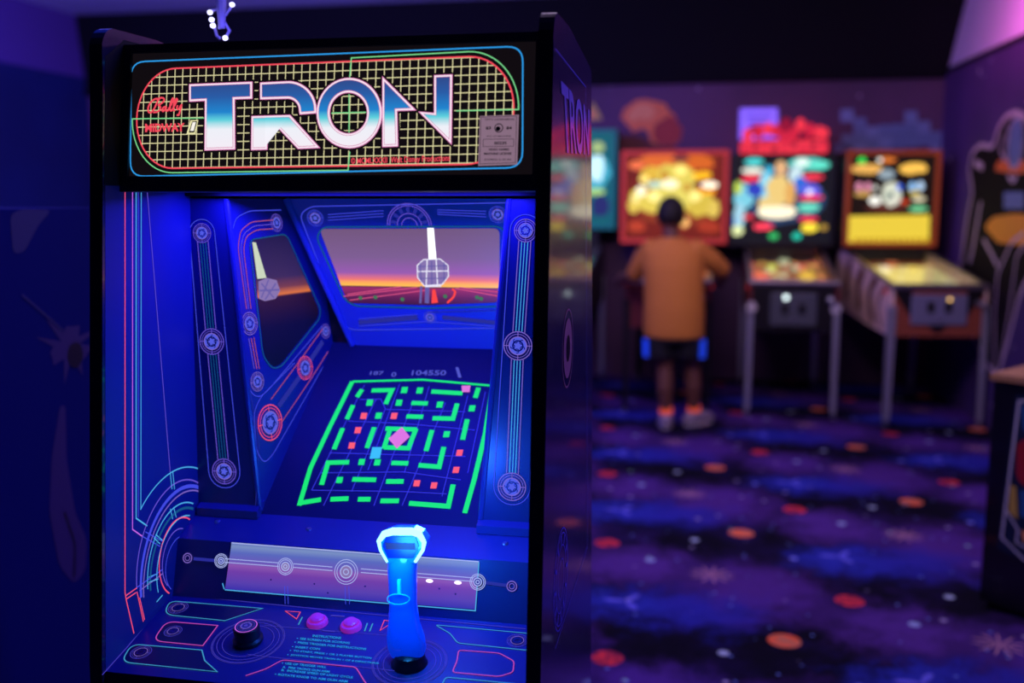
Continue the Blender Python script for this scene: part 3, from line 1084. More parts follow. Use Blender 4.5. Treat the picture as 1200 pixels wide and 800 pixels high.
for dy in (-14, 0, 14):
    a.line(FB, [z5(190, 105 + dy), z5(470, 85 + dy)], .0012, 'ink_blue'); a.line(FB, [z5(740, 78 + dy * .8), z5(985, 88 + dy)], .0012, 'ink_blue')
a.line(FB, [z5(345, 632), z5(640, 608)], .008, 'ink_dim'); a.line(FB, [z5(765, 606), z5(1040, 634)], .008, 'ink_dim')
a.line(FB, [z5(345, 650), z5(690, 628), z5(1040, 652)], .0012, 'ink_blue'); a.line(FB, [z5(345, 615), z5(640, 592)], .0012, 'ink_blue')
a.build('panel_artwork', back_o)

# ---- monitor
FQ = Frame((XL, s_f.y, s_f.z), (1, 0, 0), (0, s_b.y - s_f.y, s_b.z - s_f.z))
SL = math.hypot(s_b.y - s_f.y, s_b.z - s_f.z)
mat('monitor_glass', (14, 18, 50), 0.42, emit=(4, 8, 70), es=.5, spec=.3)
scr = MB()
scr.slab(FQ, [(.05, -.003), (W - .05, -.003), (W - .05, SL + .01), (.05, SL + .01)], -.012, 0, 'monitor_glass')
scr_o = scr.build('monitor_screen', game)
glow('crt_green', (26, 232, 110), 1.0); glow('crt_red', (255, 92, 92), 1.0); glow('crt_blue', (64, 66, 240), .9); glow('crt_pink', (222, 118, 214), 1.0); glow('crt_cyan', (60, 190, 245), 1.0); glow('crt_white', (104, 110, 245), .6); glow('crt_haze', (6, 46, 70), .8)
def z4(x, y): return (320 + x / 3.636, 400 + y / 3.636)
mz = MB()
WG = .0088
mz.line(FQ, [z4(338, 172), z4(640, 164), z4(938, 190)], .0042, 'crt_green', .001)
mz.line(FQ, [z4(338, 172), z4(240, 370), z4(160, 540), z4(112, 700)], .0085, 'crt_green', .001)
mz.line(FQ, [z4(936, 192), z4(905, 390), z4(860, 580), z4(817, 732)], .0085, 'crt_green', .001)
for seg in ([(380, 205), (358, 238)], [(420, 210), (507, 208), (480, 268)], [(675, 214), (808, 222)], [(876, 198), (862, 242)],
            [(342, 272), (315, 332)], [(590, 263), (660, 265)], [(785, 265), (767, 330), (680, 328)], [(568, 320), (640, 322)],
            [(298, 370), (260, 460)], [(432, 366), (400, 455)], [(502, 366), (472, 458)], [(610, 372), (575, 462)], [(480, 372), (612, 376)], [(475, 452), (585, 456)],
            [(678, 378), (652, 468)], [(828, 332), (808, 420)], [(325, 515), (235, 517), (207, 612)], [(505, 518), (577, 520)],
            [(728, 450), (708, 535), (620, 528)], [(338, 588), (440, 590)], [(482, 597), (557, 597)], [(245, 673), (322, 670)],
            [(362, 673), (416, 673)], [(458, 680), (537, 680)], [(768, 610), (747, 703), (580, 690)], [(122, 688), (205, 674)]):
    mz.line(FQ, [z4(*p) for p in seg], WG, 'crt_green', .001)
for x, y, k in ((560, 208, 'g'), (625, 210, 'g'), (412, 262, 'g'), (537, 262, 'g'), (711, 270, 'g'), (848, 286, 'g'), (387, 318, 'r'), (450, 317, 'g'), (516, 318, 'r'),
                (362, 379, 'r'), (336, 444, 'r'), (740, 396, 'g'), (378, 514, 'g'), (445, 516, 'g'), (795, 475, 'r'), (780, 548, 'r'), (284, 591, 'g'), (613, 605, 'r'), (686, 614, 'r')):
    h = 13
    mz.fillpx(FQ, [z4(x - h + 3, y - h), z4(x + h + 3, y - h), z4(x + h - 3, y + h), z4(x - h - 3, y + h)], 'crt_green' if k == 'g' else 'crt_red', .001)
for ln in ([(370, 248), (460, 246), (480, 290), (820, 300)], [(320, 340), (560, 350), (860, 378)], [(240, 475), (420, 480), (820, 490)], [(200, 560), (560, 556), (800, 590)],
           [(165, 634), (560, 640), (740, 650)], [(390, 185), (165, 634)], [(440, 245), (215, 700)], [(478, 290), (335, 640)], [(540, 182), (405, 548)], [(665, 192), (560, 560)],
           [(600, 250), (430, 700)], [(735, 262), (550, 700)], [(830, 232), (720, 660)], [(905, 215), (830, 560)]):
    mz.line(FQ, [z4(*p) for p in ln], .0012, 'crt_blue', .0007)
mz.fillpx(FQ, [z4(550, 366), z4(584, 408), z4(528, 458), z4(492, 416)], 'crt_pink', .0018)
mz.fillpx(FQ, [z4(424, 452), z4(466, 452), z4(456, 500), z4(412, 502)], 'crt_cyan', .0018)
mz.fillpx(FQ, [z4(804, 190), z4(842, 190), z4(838, 218), z4(806, 218)], 'crt_pink', .0018)
mz.fillpx(FQ, [z4(778, 112), z4(790, 112), z4(804, 156), z4(790, 156)], 'crt_white', .0018)
for body, q in (('187', (412, 128, 470, 144)), ('0', (503, 132, 524, 152)), ('104550', (590, 124, 736, 146))):
    x0, y0, x1, y1 = q
    mz.text(FQ, body, (z4(x0 + 4, y0), z4(x1 + 4, y0), z4(x1, y1), z4(x0, y1)), 'crt_white', .0012, bold=.02)
mz.build('maze_picture', scr_o)

# ---- ledge in front of the screen
ft = V((0, 1.44, .90)); fb_ = V((0, 1.415, .811))
ld = MB()
ld.prism([(XL, s_f.y + .004, s_f.z), (XL, ft.y, ft.z), (XL, ft.y + .004, ft.z - .012), (XL, s_f.y + .02, s_f.z - .03)], (W, 0, 0), 'shroud_plastic')
ledge = ld.build('front_ledge', game)
FE = Frame((XL, ft.y, ft.z), (1, 0, 0), (0, s_f.y + .004 - ft.y, s_f.z - ft.z))
for p in ((255, 611), (362, 620), (592, 637)):
    sc_ = MB()
    sc_.lathe(FE.px(*p), FE.n, [(.005, 0), (.005, .001), (.003, .0025)], 'steel', 10)
    sc_.build('screw', ledge)
# moulded foot at the base of each pillar
for xa, xb in ((XL + .004, p_b.x + .004), (FE.px(563, 612).x, XR)):
    m = MB(); m.prism([(xa, 1.497, .921), (xa, 1.497, .934), (xa, 1.53, .948), (xa, 1.53, .928)], (xb - xa, 0, 0), 'shroud_plastic'); m.build('pillar_foot', game)

# ---- lamp panel above the controls
FF = Frame((XL, fb_.y, fb_.z), (1, 0, 0), (0, ft.y - fb_.y, ft.z - fb_.z))
FH = math.hypot(ft.y - fb_.y, ft.z - fb_.z)
lp = MB(); lp.slab(FF, [(0, 0), (W, 0), (W, FH), (0, FH)], -.012, 0, 'shroud_dark'); lamp_o = lp.build('lamp_panel', game)
vramp('lamp_film', [(0.0, (70, 60, 210)), (0.16, (110, 80, 214)), (0.40, (140, 78, 206)), (0.52, (170, 104, 214)), (0.62, (128, 110, 226)), (0.80, (112, 130, 232)), (0.93, (150, 176, 238)), (1.0, (120, 140, 230))], .62)
lw = MB()
def z8(x, y): return (180 + x / 2.857, 620 + y / 2.857)
lw.fillpx(FF, [z8(262, 45), z8(1090, 108), z8(1078, 268), z8(240, 200)], 'lamp_film', .001)
lwo = lw.build('lamp_window', lamp_o)
glow('lamp_line', (178, 190, 250), .9)
glow('lamp_bulb', (235, 215, 255), 1.6)
a = MB()
a.line(FF, [z8(262, 45), z8(1090, 108)], .0016, 'lamp_line', .0016)
a.line(FF, [z8(240, 202), z8(1078, 272), z8(1090, 110)], .0016, 'ink_cyan', .0016)
a.line(FF, [z8(232, 180), z8(238, 200)], .0016, 'ink_cyan', .0016)
for dx, dy in ((0, 0), (0, 12)):
    a.line(FF, [z8(240, 98 + dy), z8(420, 112 + dy)], .0012, 'lamp_line', .0016); a.line(FF, [z8(470, 115 + dy), z8(600, 126 + dy)], .0012, 'lamp_line', .0016); a.line(FF, [z8(695, 132 + dy), z8(1070, 162 + dy)], .0012, 'lamp_line', .0016)
for (x, y), r in (((228, 105), .011), ((443, 124), .013), ((646, 142), .019), ((1086, 176), .012)):
    c = FF.uv(*z8(x, y))
    a.disc(FF, c, r * .55, 'orb_lilac' if r > .012 else 'ink_dim', .0018); a.ring(FF, c, r * .5, .0016, 'lamp_line', .0022); a.ring(FF, c, r * .8, .0011, 'lamp_line', .0022); a.ring(FF, c, r, .0011, 'lamp_line', .0022)
    a.ring(FF, c, r * .22, .0014, 'lamp_line', .0024)
for x, y in ((115, 96), (1200, 190)):
    c = FF.uv(*z8(x, y)); a.ring(FF, c, .0075, .0015, 'ink_lilac', .0016); a.ring(FF, c, .004, .001, 'ink_lilac', .0016)
a.line(FF, [z8(135, 98), z8(205, 104)], .005, 'ink_dim', .0014); a.line(FF, [z8(1110, 178), z8(1185, 188)], .005, 'ink_dim', .0014)
for x in (440, 450, 642, 655):
    a.line(FF, [z8(x, 190), z8(x + 2, 250)], .001, 'ink_blue', .0018)
for x, y in ((925, 172), (1020, 178)):
    c = FF.uv(*z8(x, y)); a.disc(FF, c, .006, 'lamp_bulb', .0026, 12, .003)
for x, y in ((395, 168), (540, 182), (710, 190), (958, 198), (1012, 216), (585, 212)):
    a.disc(FF, FF.uv(*z8(x, y)), .0014, 'shroud_dark', .0026, 8)
a.build('panel_artwork', lamp_o)

# ---- control panel
cp_f = V((0, 1.224, .7735)); cp_b = fb_
FC = Frame((XL, cp_f.y, cp_f.z), (1, 0, 0), (0, cp_b.y - cp_f.y, cp_b.z - cp_f.z))
CL = math.hypot(cp_b.y - cp_f.y, cp_b.z - cp_f.z)
mat('panel_overlay', (44, 40, 100), 0.35)
mat('overlay_dark', (26, 26, 62), 0.35)
cpm = MB()
cpm.slab(FC, [(0, 0), (W, 0), (W, CL), (0, CL)], -.015, 0, 'panel_overlay')
cpm.prism([(XL, cp_f.y, cp_f.z), (XL, cp_f.y, cp_f.z - .02), (XL, cp_f.y + .03, cp_f.z - .12), (XL, cp_f.y + .05, cp_f.z - .1), (XL, cp_f.y + .03, cp_f.z - .01)], (W, 0, 0), 'cabinet_black')
cp_o = cpm.build('control_panel', game)
def z7(x, y): return (150 + x / 4.444, 690 + y / 4.444)
def zj(x, y): return (420 + x / 4.0, 600 + y / 4.0)
glow('cp_cyan', (70, 170, 220), .75); glow('cp_pink', (220, 84, 200), .75); glow('cp_violet', (84, 74, 225), .6); glow('cp_text', (40, 170, 240), .8)
a = MB()
a.line(FC, [z7(225, 28), z7(0, 300), (120, 791)], .0016, 'cp_violet')
a.line(FC, [z7(225, 28), (395, 716), (616, 737)], .0016, 'cp_violet')
# left group
for box_, k in (([(215, 63), (700, 103), (505, 167), (190, 135)], 'cp_cyan'), ([(200, 170), (468, 192), (390, 297), (130, 272)], 'cp_pink'), ([(20, 288), (385, 320), (400, 375), (465, 433), (-35, 382)], 'cp_cyan')):
    uv = [FC.uv(*z7(*p)) for p in box_]
    # round only the two outer corners
    P = [V(q) for q in uv]; out = []
    for i in range(len(P)):
        if i in (0, len(P) - 1):
            a_, b_, c_ = P[i - 1], P[i], P[(i + 1) % len(P)]
            k_ = .017
            s0 = b_ + (a_ - b_).normalized() * k_; s1 = b_ + (c_ - b_).normalized() * k_
            out += [tuple(s0 * (1 - t) ** 2 + b_ * 2 * t * (1 - t) + s1 * t * t) for t in [j / 6 for j in range(7)]]
        else:
            out.append(tuple(P[i]))
    a.fill(FC, out, 'overlay_dark', .0005)
    a.ribbon(FC, out, .0017, k, .001, True)
for c, k in ((z7(262, 100), 'cp_violet'), (z7(68, 332), 'cp_violet'), (zj(745, 604), 'cp_violet')):
    roundel(a, FC, FC.uv(*c), .016, 'cp_violet', 'overlay_dark', .0012)
roundel(a, FC, FC.uv(*z7(235, 222)), .014, 'cp_violet', 'panel_overlay', .0012)
# right group
for pts, k in (([(360, 530), (800, 570), (800, 650), (465, 615), (430, 570)], 'cp_cyan'), ([(470, 648), (660, 662), (730, 700), (725, 752), (660, 772), (440, 752), (462, 700)], 'cp_pink'), ([(380, 830), (410, 775), (800, 812)], 'cp_cyan')):
    a.line(FC, [zj(*p) for p in pts], .0016, k, .001, len(pts) != 3, r=.006)
# rings round the two controls
sp_c = FC.uv(291, 751); js_c = FC.uv(480, 776)
for c in (sp_c, js_c):
    for r in (.038, .046, .052, .054):
        a.ring(FC, c, r, .0009, 'cp_violet', .0008)
for p, q in (((310, 733), (470, 746)), ((290, 767), (470, 787))):
    a.line(FC, [p, q], .0010, 'cp_violet', .0008)
a.line(FC, [(288, 792), (312, 784), (331, 773.5), (417, 782), (428, 800), (440, 812)], .0016, 'cp_pink', .001, r=.006)
a.line(FC, [z7(820, 117), z7(898, 122), z7(878, 158)], .0014, 'ink_pink', .001, True)
a.line(FC, [zj(122, 508), zj(165, 516), zj(102, 556)], .0014, 'ink_pink', .001, True)
def zt(x, y): return (310 + x / 8, 720 + y / 8)
a.line(FC, [zt(355, 25), zt(318, 98)], .002, 'cp_cyan'); a.line(FC, [zt(965, 82), zt(938, 158)], .002, 'cp_cyan'); a.line(FC, [zt(1015, 85), zt(985, 160)], .002, 'cp_cyan')
a.line(FC, [zt(620, 10), zt(750, 20)], .003, 'cp_violet'); a.line(FC, [zt(545, 152), zt(660, 162)], .0025, 'cp_violet')
pan = a.build('panel_artwork', cp_o)
a = MB()
for body, x0, y0, x1, y1, h in (('INSTRUCTIONS', 452, 192, 718, 214, 22), ('SEE SCREEN FOR SCORING', 335, 220, 800, 262, 20), ('PRESS TRIGGER FOR INSTRUCTIONS', 313, 256, 955, 318, 20),
                                ('INSERT COIN', 290, 298, 520, 318, 20), ('TO START, PRESS 1 OR 2 PLAYER BUTTON', 270, 334, 1002, 404, 20), ('JOYSTICK MOVES TRON IN 1 OF 8 DIRECTIONS', 245, 374, 1072, 454, 20),
                                ('USE OF TRIGGER WILL', 195, 452, 580, 488, 20), ("A.  FIRE TRON'S GUN ARM", 170, 486, 610, 530, 20), ('B.  INCREASE SPEED OF LIGHT CYCLE', 160, 514, 830, 584, 20), ('ROTATE KNOB TO AIM GUN ARM', 130, 556, 780, 622, 20)):
    a.text(FC, body, (zt(x0 + 3, y0), zt(x1 + 3, y1), zt(x1 - 3, y1 + h), zt(x0 - 3, y0 + h)), 'cp_text', .0012, bold=.02)
    if body != 'INSTRUCTIONS' and body[1] != '.':
        a.disc(FC, FC.uv(*zt(x0 - 26, y0 + 7)), .0011, 'cp_text', .0012, 8)
io = a.build('instruction_lettering', cp_o); io['label'] = 'cyan instruction lettering'

# start buttons
mat('button_plastic', (196, 52, 150), 0.3, emit=(190, 40, 190), es=.35)
for p in ((372, 730), (411.5, 735)):
    m = MB()
    o_ = FC.px(*p)
    m.lathe(o_, FC.n, [(.0165, 0), (.0165, .004), (.0150, .007), (.0125, .008), (.0115, .006), (.0110, .006), (.0110, .011), (.0085, .0135), (.001, .0145)], 'button_plastic', 28)
    m.build('start_button', game, True)
# spinner knob
mat('knob_black', (16, 16, 34), 0.35)
m = MB(); o_ = FC.pt(*sp_c)
m.lathe(o_, FC.n, [(.0215, 0), (.0225, .002), (.0225, .006), (.019, .009), (.0195, .024), (.018, .0265), (.001, .0265)], 'knob_black', 36)
kn = m.build('spinner_knob', game, True)
FK = Frame(FC.pt(*sp_c, .0267), FC.u, FC.v)
m = MB(); m.disc(FK, (0, 0), .0155, 'overlay_dark', .0002); m.ring(FK, (0, 0), .0160, .0016, 'ink_magenta', .0006); roundel(m, FK, (0, 0), .0135, 'cp_violet', 'cp_violet', .0006)
m.build('knob_cap', kn)
# joystick
mat('stick_blue', (20, 96, 235), 0.22, emit=(0, 60, 240), es=.5, coat=.4)
mat('stick_dark', (10, 20, 90), 0.35, emit=(0, 14, 120), es=.4)
glow('stick_glow', (150, 238, 255), 2.2)
mat('stick_cyan', (40, 190, 250), 0.25, emit=(0, 150, 255), es=.8)
jb = FC.pt(*js_c); JY = jb.y
m = MB()
m.lathe(jb - V((0, 0, .004)), (0, -.06, 1), [(.027, 0), (.027, .004), (.024, .008), (.022, .018), (.016, .022)], 'knob_black', 28)
joy = m.build('joystick', game, True)


def J(px, py, dy=0.0):
    p_ = on_y(px, py, JY); return V((p_.x, JY + dy, p_.z))


# grip: lofted sections (left px, right px, y px, depth)
SEC = [(459, 496, 768, .030), (455, 499, 758, .036), (454, 497, 745, .036), (456, 491, 728, .031), (457, 488, 705, .028), (456, 488, 685, .028), (455, 488, 668, .029), (455.5, 488.5, 658, .031), (459, 487, 651, .026)]
NS = 20
ver = []; fac = []
for l, r_, y, dp in SEC:
    c0 = J((l + r_) / 2, y); hw = (J(r_, y).x - J(l, y).x) / 2
    for i in range(NS):
        t = 2 * PI * i / NS
        cx = math.copysign(abs(math.cos(t)) ** .75, math.cos(t)); sy = math.copysign(abs(math.sin(t)) ** .75, math.sin(t))
        ver.append((c0.x + hw * cx, c0.y + dp / 2 * sy, c0.z))
for j in range(len(SEC) - 1):
    for i in range(NS):
        k = (i + 1) % NS
        fac.append((j * NS + i, j * NS + k, (j + 1) * NS + k, (j + 1) * NS + i))
fac.append(tuple(range(NS))[::-1]); fac.append(tuple(range((len(SEC) - 1) * NS, len(SEC) * NS)))
m = MB(); m.add(ver, fac, 'stick_blue')
grip = m.build('grip', joy, True)
# head: a flared block with a dark face
hd = [(456, 656), (446.5, 640), (445, 630), (452, 621), (462, 617.5), (486, 617.5), (496, 622), (502, 631), (500, 641), (489, 656)]
m = MB(); m.prism([J(x, y, -.012) for x, y in hd], (0, .022, 0), 'stick_blue')
head = m.build('grip_head', joy)
m = MB(); face = [(458, 650), (452, 636), (456, 625), (490, 625), (494, 636), (487, 650)]
m.prism([J(x, y, -.0135) for x, y in face], (0, .002, 0), 'stick_dark')
m.prism([J(x, y, -.0145) for x, y in ((455, 632), (489, 633), (490, 640), (457, 639.5))], (0, .001, 0), 'ink_dim')
m.build('face_plate', head)
m = MB()
m.tube([J(x, y, -.011) for x, y in [(457, 655), (449, 641), (447, 631), (453, 622.5), (463, 619.5), (485, 619.5), (494, 623), (499.5, 632), (498, 641), (489, 655)]], [.0022, .0026, .0036, .0048, .0054, .0054, .005, .0036, .0026, .0022], 'stick_glow', 10)
lo_ = m.build('light_band', head, True); lo_['label'] = 'glowing cyan white light band'
m = MB()
q = [J(457 + 14 + 13 * math.cos(t), 696 + 6 * math.sin(t), -.0165 - .002 * abs(math.sin(t))) for t in [2 * PI * i / 20 for i in range(20)]]
m.tube(q, .0007, 'stick_cyan', 6, True); m.box(tuple(J(470.5, 690, -.0195)), tuple(J(473.5, 674, -.012)), 'stick_cyan')
m.build('trigger', joy, True)
pl_d = bpy.data.lights.new('joystick_fill', 'POINT'); pl_d.energy = 1.3; pl_d.color = (.02, .3, 1); pl_d.shadow_soft_size = .02  # unseen point light added ahead of the grip to brighten its top
plo = bpy.data.objects.new('joystick_fill', pl_d); COL.objects.link(plo); plo.location = J(474, 640, -.06)
pl2 = bpy.data.lights.new('joystick_fill', 'POINT'); pl2.energy = 3.4; pl2.color = (.02, .14, 1); pl2.shadow_soft_size = .02  # second added point light, brightens the ledge and right pillar
plo2 = bpy.data.objects.new('joystick_fill', pl2); COL.objects.link(plo2); plo2.location = J(496, 604, .05)

# carcass: top, back, bottom and the coin-door front
m = MB(); m.prism([(XL, 1.74, 1.60), (XL, 1.755, 1.60), (XL, 1.835, .02), (XL, 1.82, .02)], (W, 0, 0), 'cabinet_black'); m.build('rear_panel', game)
m = MB(); m.box((XL, 1.29, .02), (XR, 1.31, .655), 'cabinet_black'); m.box((XL, 1.29, .02), (XR, 1.8, .04), 'cabinet_black')
fp_o = m.build('front_panel', game)
m = MB(); m.rbox((XC - .14, 1.278, .2), (XC + .14, 1.292, .56), .006, 'housing_metal')
for x in (-.06, .06):
    m.box((XC + x - .01, 1.274, .36), (XC + x + .01, 1.28, .44), 'steel')
m.build('coin_door', fp_o)

# ------------------------------------------------------------------ PINBALL MACHINES
mat('pin_glass', (255, 255, 255), 0.03, trans=1.0)
mat('pin_black', (22, 18, 24), 0.4)
mat('rail_steel', (150, 140, 150), 0.35, metal=0.8)
mat('coin_door_black', (84, 88, 98), 0.4)
mat('coin_door_grey', (120, 120, 150), 0.45)
glow('pin_white', (255, 244, 214), 1.6)
glow('coin_light', (225, 245, 245), 2.6)
glow('coin_amber', (255, 200, 110), 2.0)
mat('plate_white', (205, 200, 205), 0.5)
mat('rubber_black', (16, 16, 18), 0.7)
GLOWS = {}


def g_(rgb, es=1.0):
    k = (rgb, es)
    if k not in GLOWS:
        GLOWS[k] = glow('print_%d_%d_%d_%d' % (rgb + (int(es * 10),)), rgb, es)
    return GLOWS[k]


def rows_z(y):
    """height of the glass at depth y behind the front"""
    return .905 + y * .155


def pinball(loc, rz, label, w, body, side, front, bw, by, bz, bcx, frame_m, back_m, play, door, door_m, leg_m, extra=None):
    root = thing('pinball_machine', label, 'pinball machine', loc, rz, 'pinball machines along the back wall')
    L = 1.27; h = w / 2; t = .02
    def B(name, m, parent=root, smooth=False):
        o = m.build(name, parent, smooth, world=False)
        return o
    # body: two side boards, front, rear and a floor
    m = MB()
    sp = [(0, .585), (0, .90), (L, rows_z(L)), (L, .66), (.42, .60)]
    for x in (-h, h - t):
        m.prism([(x, y, z) for y, z in sp], (t, 0, 0), side)
    m.prism([(-h + t, 0, .585), (h - t, 0, .585), (h - t, 0, .885), (-h + t, 0, .885)], (0, .02, 0), front)
    m.prism([(-h + t, .02, .60), (-h + t, L, .67), (-h + t, L, .69), (-h + t, .02, .62)], (w - 2 * t, 0, 0), body)
    m.box((-h + t, L - .02, .67), (h - t, L, rows_z(L) - .01), body)
    bo = B('cabinet_body', m)
    # printed side stripes
    if extra and 'swirl' in extra:
        m = MB()
        fr = Frame((-h - .0015, 0, 0), (0, -1, 0), (0, 0, 1))
        for pts, wd_ in (([(-.16, .62), (-.27, .72), (-.22, .84), (-.10, .90)], .035), ([(-.34, .63), (-.46, .76), (-.40, .88), (-.30, .94)], .075), ([(-.66, .69), (-.74, .84), (-.62, .98)], .10), ([(-.95, .74), (-1.0, .88), (-.92, 1.03)], .10)):
            m.ribbon(fr, fillet(pts, .1), wd_, 'swirl_brown', .0004)
        B('side_artwork', m, bo)
    # legs: angle steel, front pair just ahead of the corners
    for x, y, top in ((-h - .012, -.012, .78), (h + .012, -.012, .78), (-h - .012, L + .01, .84), (h + .012, L + .01, .84)):
        m = MB(); sx = 1 if x < 0 else -1; sy = 1 if y < .5 else -1
        k = .012 * (-sx)
        z0 = .035
        m.prism([(x, y, z0), (x + sx * .036, y, z0), (x + sx * .045, y, top), (x, y, top)], (0, sy * .004, 0), leg_m)
        m.prism([(x, y, z0), (x, y + sy * .036, z0), (x, y + sy * .045, top), (x, y, top)], (sx * .004, 0, 0), leg_m)
        lg = B('leg', m)
        m = MB(); m.lathe((x + sx * .014, y + sy * .014, 0), (0, 0, 1), [(.022, 0), (.022, .006), (.008, .012), (.006, .06)], 'steel', 12)
        B('leveler_foot', m, lg)
        if y < .5 and extra and 'plates' in extra:
            m = MB(); m.lathe((x + sx * .03, y - .003, .74), (0, -1, 0), [(.034, 0), (.034, .004), (.02, .006), (.001, .006)], 'plate_white', 16); B('leg_plate', m, lg)
    # rails and lock bar
    for s in (-1, 1):
        m = MB(); x = s * (h - .012)
        m.prism([(x - .016, .02, rows_z(.02)), (x + .016, .02, rows_z(.02)), (x + .016, .02, rows_z(.02) + .012), (x - .016, .02, rows_z(.02) + .012)], (0, L - .04, rows_z(L) - rows_z(.04)), 'rail_steel')
        B('side_rail', m)
    m = MB(); m.rbox((-h - .012, -.018, .885), (h + .012, .055, .922), .012, 'rail_steel'); B('lockdown_bar', m)
    # playfield with its lamps and posts, under glass
    pf = Frame((0, .06, .84), (1, 0, 0), (0, 1, .145))
    m = MB(); m.slab(pf, [(-h + t, 0), (h - t, 0), (h - t, L - .14), (-h + t, L - .14)], -.012, 0, play[0])
    po = B('playfield', m)
    rnd = random.Random(int(loc[0] * 1000) + 5)
    m = MB()
    for i in range(play[2]):
        u = rnd.uniform(-h + .05, h - .05); v = rnd.uniform(.08, L - .2); rgb = rnd.choice(play[1]); r = rnd.uniform(.012, .035)
        m.disc(pf, (u, v), r, g_(rgb, play[3]), .001 + i * .00004, 12)
    B('playfield_print', m, po)
    for i in range(3):
        m = MB(); u = (-.1, .1, .0)[i]; v = (.72, .75, .9)[i]
        m.lathe(pf.pt(u, v), pf.n, [(.035, 0), (.035, .02), (.045, .022), (.045, .026), (.02, .032), (.001, .034)], g_(play[1][i % len(play[1])], 1.2), 16)
        B('bumper', m, po)
    for s in (-1, 1):
        m = MB(); m.prism([pf.pt(s * .13, .14, .004), pf.pt(s * .045, .09, .004), pf.pt(s * .04, .105, .004), pf.pt(s * .125, .165, .004)], pf.n * .018, 'plate_white'); B('flipper', m, po)
    m = MB()
    gz = lambda y: rows_z(y) + .003
    m.prism([(-h + .024, .05, gz(.05)), (h - .024, .05, gz(.05)), (h - .024, .05, gz(.05) + .004), (-h + .024, .05, gz(.05) + .004)], (0, by - .06, gz(by - .01) - gz(.05)), 'pin_glass')
    m.build('playfield_glass', root, world=False, fix_normals=True)
    if extra and 'swirl' in extra:
        ff = Frame((0, -.001, 0), (1, 0, 0), (0, 0, 1)); m = MB()
        m.fill(ff, [(-h + t, .885), (-h + t, .86), (-.17, .70), (-.17, .885)], 'pin_black', .0005)
        m.fill(ff, [(h - t, .885), (.17, .885), (.17, .70), (h - t, .86)], 'pin_black', .0005)
        m.fill(ff, [(-.07, .655), (0, .60), (.07, .655)], 'pin_black', .0005); B('front_artwork', m, bo)
    # coin door
    dw, dz0, dz1 = door
    m = MB(); m.rbox((-dw / 2, -.014, dz0), (dw / 2, 0.002, dz1), .008, door_m); do = B('coin_door', m)
    for x in (-.055, .055):
        m = MB(); m.rbox((x - .022, -.02, dz0 + .08), (x + .022, -.013, dz0 + .15), .004, 'pin_black')
        cs = B('coin_slot', m, do)
    m = MB()
    lr = .016 if 'white_lamp' in (extra or ()) else .010
    lx = -.05 if 'white_lamp' in (extra or ()) else .06
    m.lathe((lx, -.014, dz1 - .03), (0, -1, 0), [(lr, 0), (lr, .008), (.001, .010)], 'coin_light' if 'white_lamp' in (extra or ()) else 'coin_amber', 14); B('coin_lamp', m, do)
    m = MB(); m.lathe((0, -.014, dz0 + .04), (0, -1, 0), [(.012, 0), (.012, .006), (.001, .007)], 'steel', 12); B('door_lock', m, do)
    # plunger, flipper buttons, start button
    m = MB(); m.lathe((h - .055, 0, .80), (0, -1, 0), [(.022, 0), (.022, .01), (.007, .012), (.007, .06), (.016, .065), (.018, .078), (.001, .086)], 'steel', 14); B('plunger', m)
    for s in (-1, 1):
        m = MB(); m.lathe((s * h, .11, .865), (s, 0, 0), [(.018, 0), (.018, .006), (.011, .008), (.011, .013), (.001, .014)], g_((230, 60, 60), .4), 14); B('flipper_button', m)
    m = MB(); m.lathe((-h + .06, -.001, .83), (0, -1, 0), [(.014, 0), (.014, .008), (.001, .01)], 'rubber_black', 12); B('start_button', m)
    # backbox
    z0, z1 = bz; x0 = bcx - bw / 2; x1 = bcx + bw / 2; d = .24
    m = MB()
    m.box((x0, by + .012, z0), (x1, by + d, z1), body)
    m.box((bcx - h + .03, by + .04, rows_z(by) - .08), (bcx + h - .03, by + d - .02, z0), body)
    bx = B('backbox', m)
    f = .032
    m = MB()
    for a_ in ((x0, z1 - f, x1, z1), (x0, z0, x1, z0 + f), (x0, z0 + f, x0 + f, z1 - f), (x1 - f, z0 + f, x1, z1 - f)):
        m.rbox((a_[0], by - .012, a_[1]), (a_[2], by + .014, a_[3]), .006, frame_m)
    B('backbox_frame', m, bx)
    m = MB(); m.box((x0 + f, by + .006, z0 + f), (x1 - f, by + .013, z1 - f), back_m)
    bg_o = B('backglass', m)
    return root, bg_o, bx


def local_frame(root_loc, rz, by):
    """the plane of a backglass in the room, for tracing its print"""
    R = Matrix.Rotation(rz, 3, 'Z')
    o = V(root_loc) + R @ V((0, by + .004, 1.2))
    return Frame(o, R @ V((1, 0, 0)), (0, 0, 1))


def art(fr, blobs, ox, oy, sc, ppm, parent, inv, name='backglass_print'):
    m = MB()
    for i, e in enumerate(blobs):
        x, y, rx, ry, rgb = e[:5]; es = e[5] if len(e) > 5 else 1.0
        c = fr.uv(ox + x / sc, oy + y / sc)
        n = 18; rnd = random.Random(i + int(x))
        pts = []
        lumpy = .16 if max(rx, ry) > 40 else .06
        for k in range(n):
            t = 2 * PI * k / n; j = 1 + rnd.uniform(-lumpy, lumpy)
            pts.append((c[0] + rx / sc / ppm * math.cos(t) * j, c[1] + ry / sc / ppm * math.sin(t) * j))
        m.fill(fr, pts, g_(rgb, es), .0012 + i * .00025)
    m.v = [tuple(inv @ V(p)) for p in m.v]
    return m.build(name, parent, world=False)


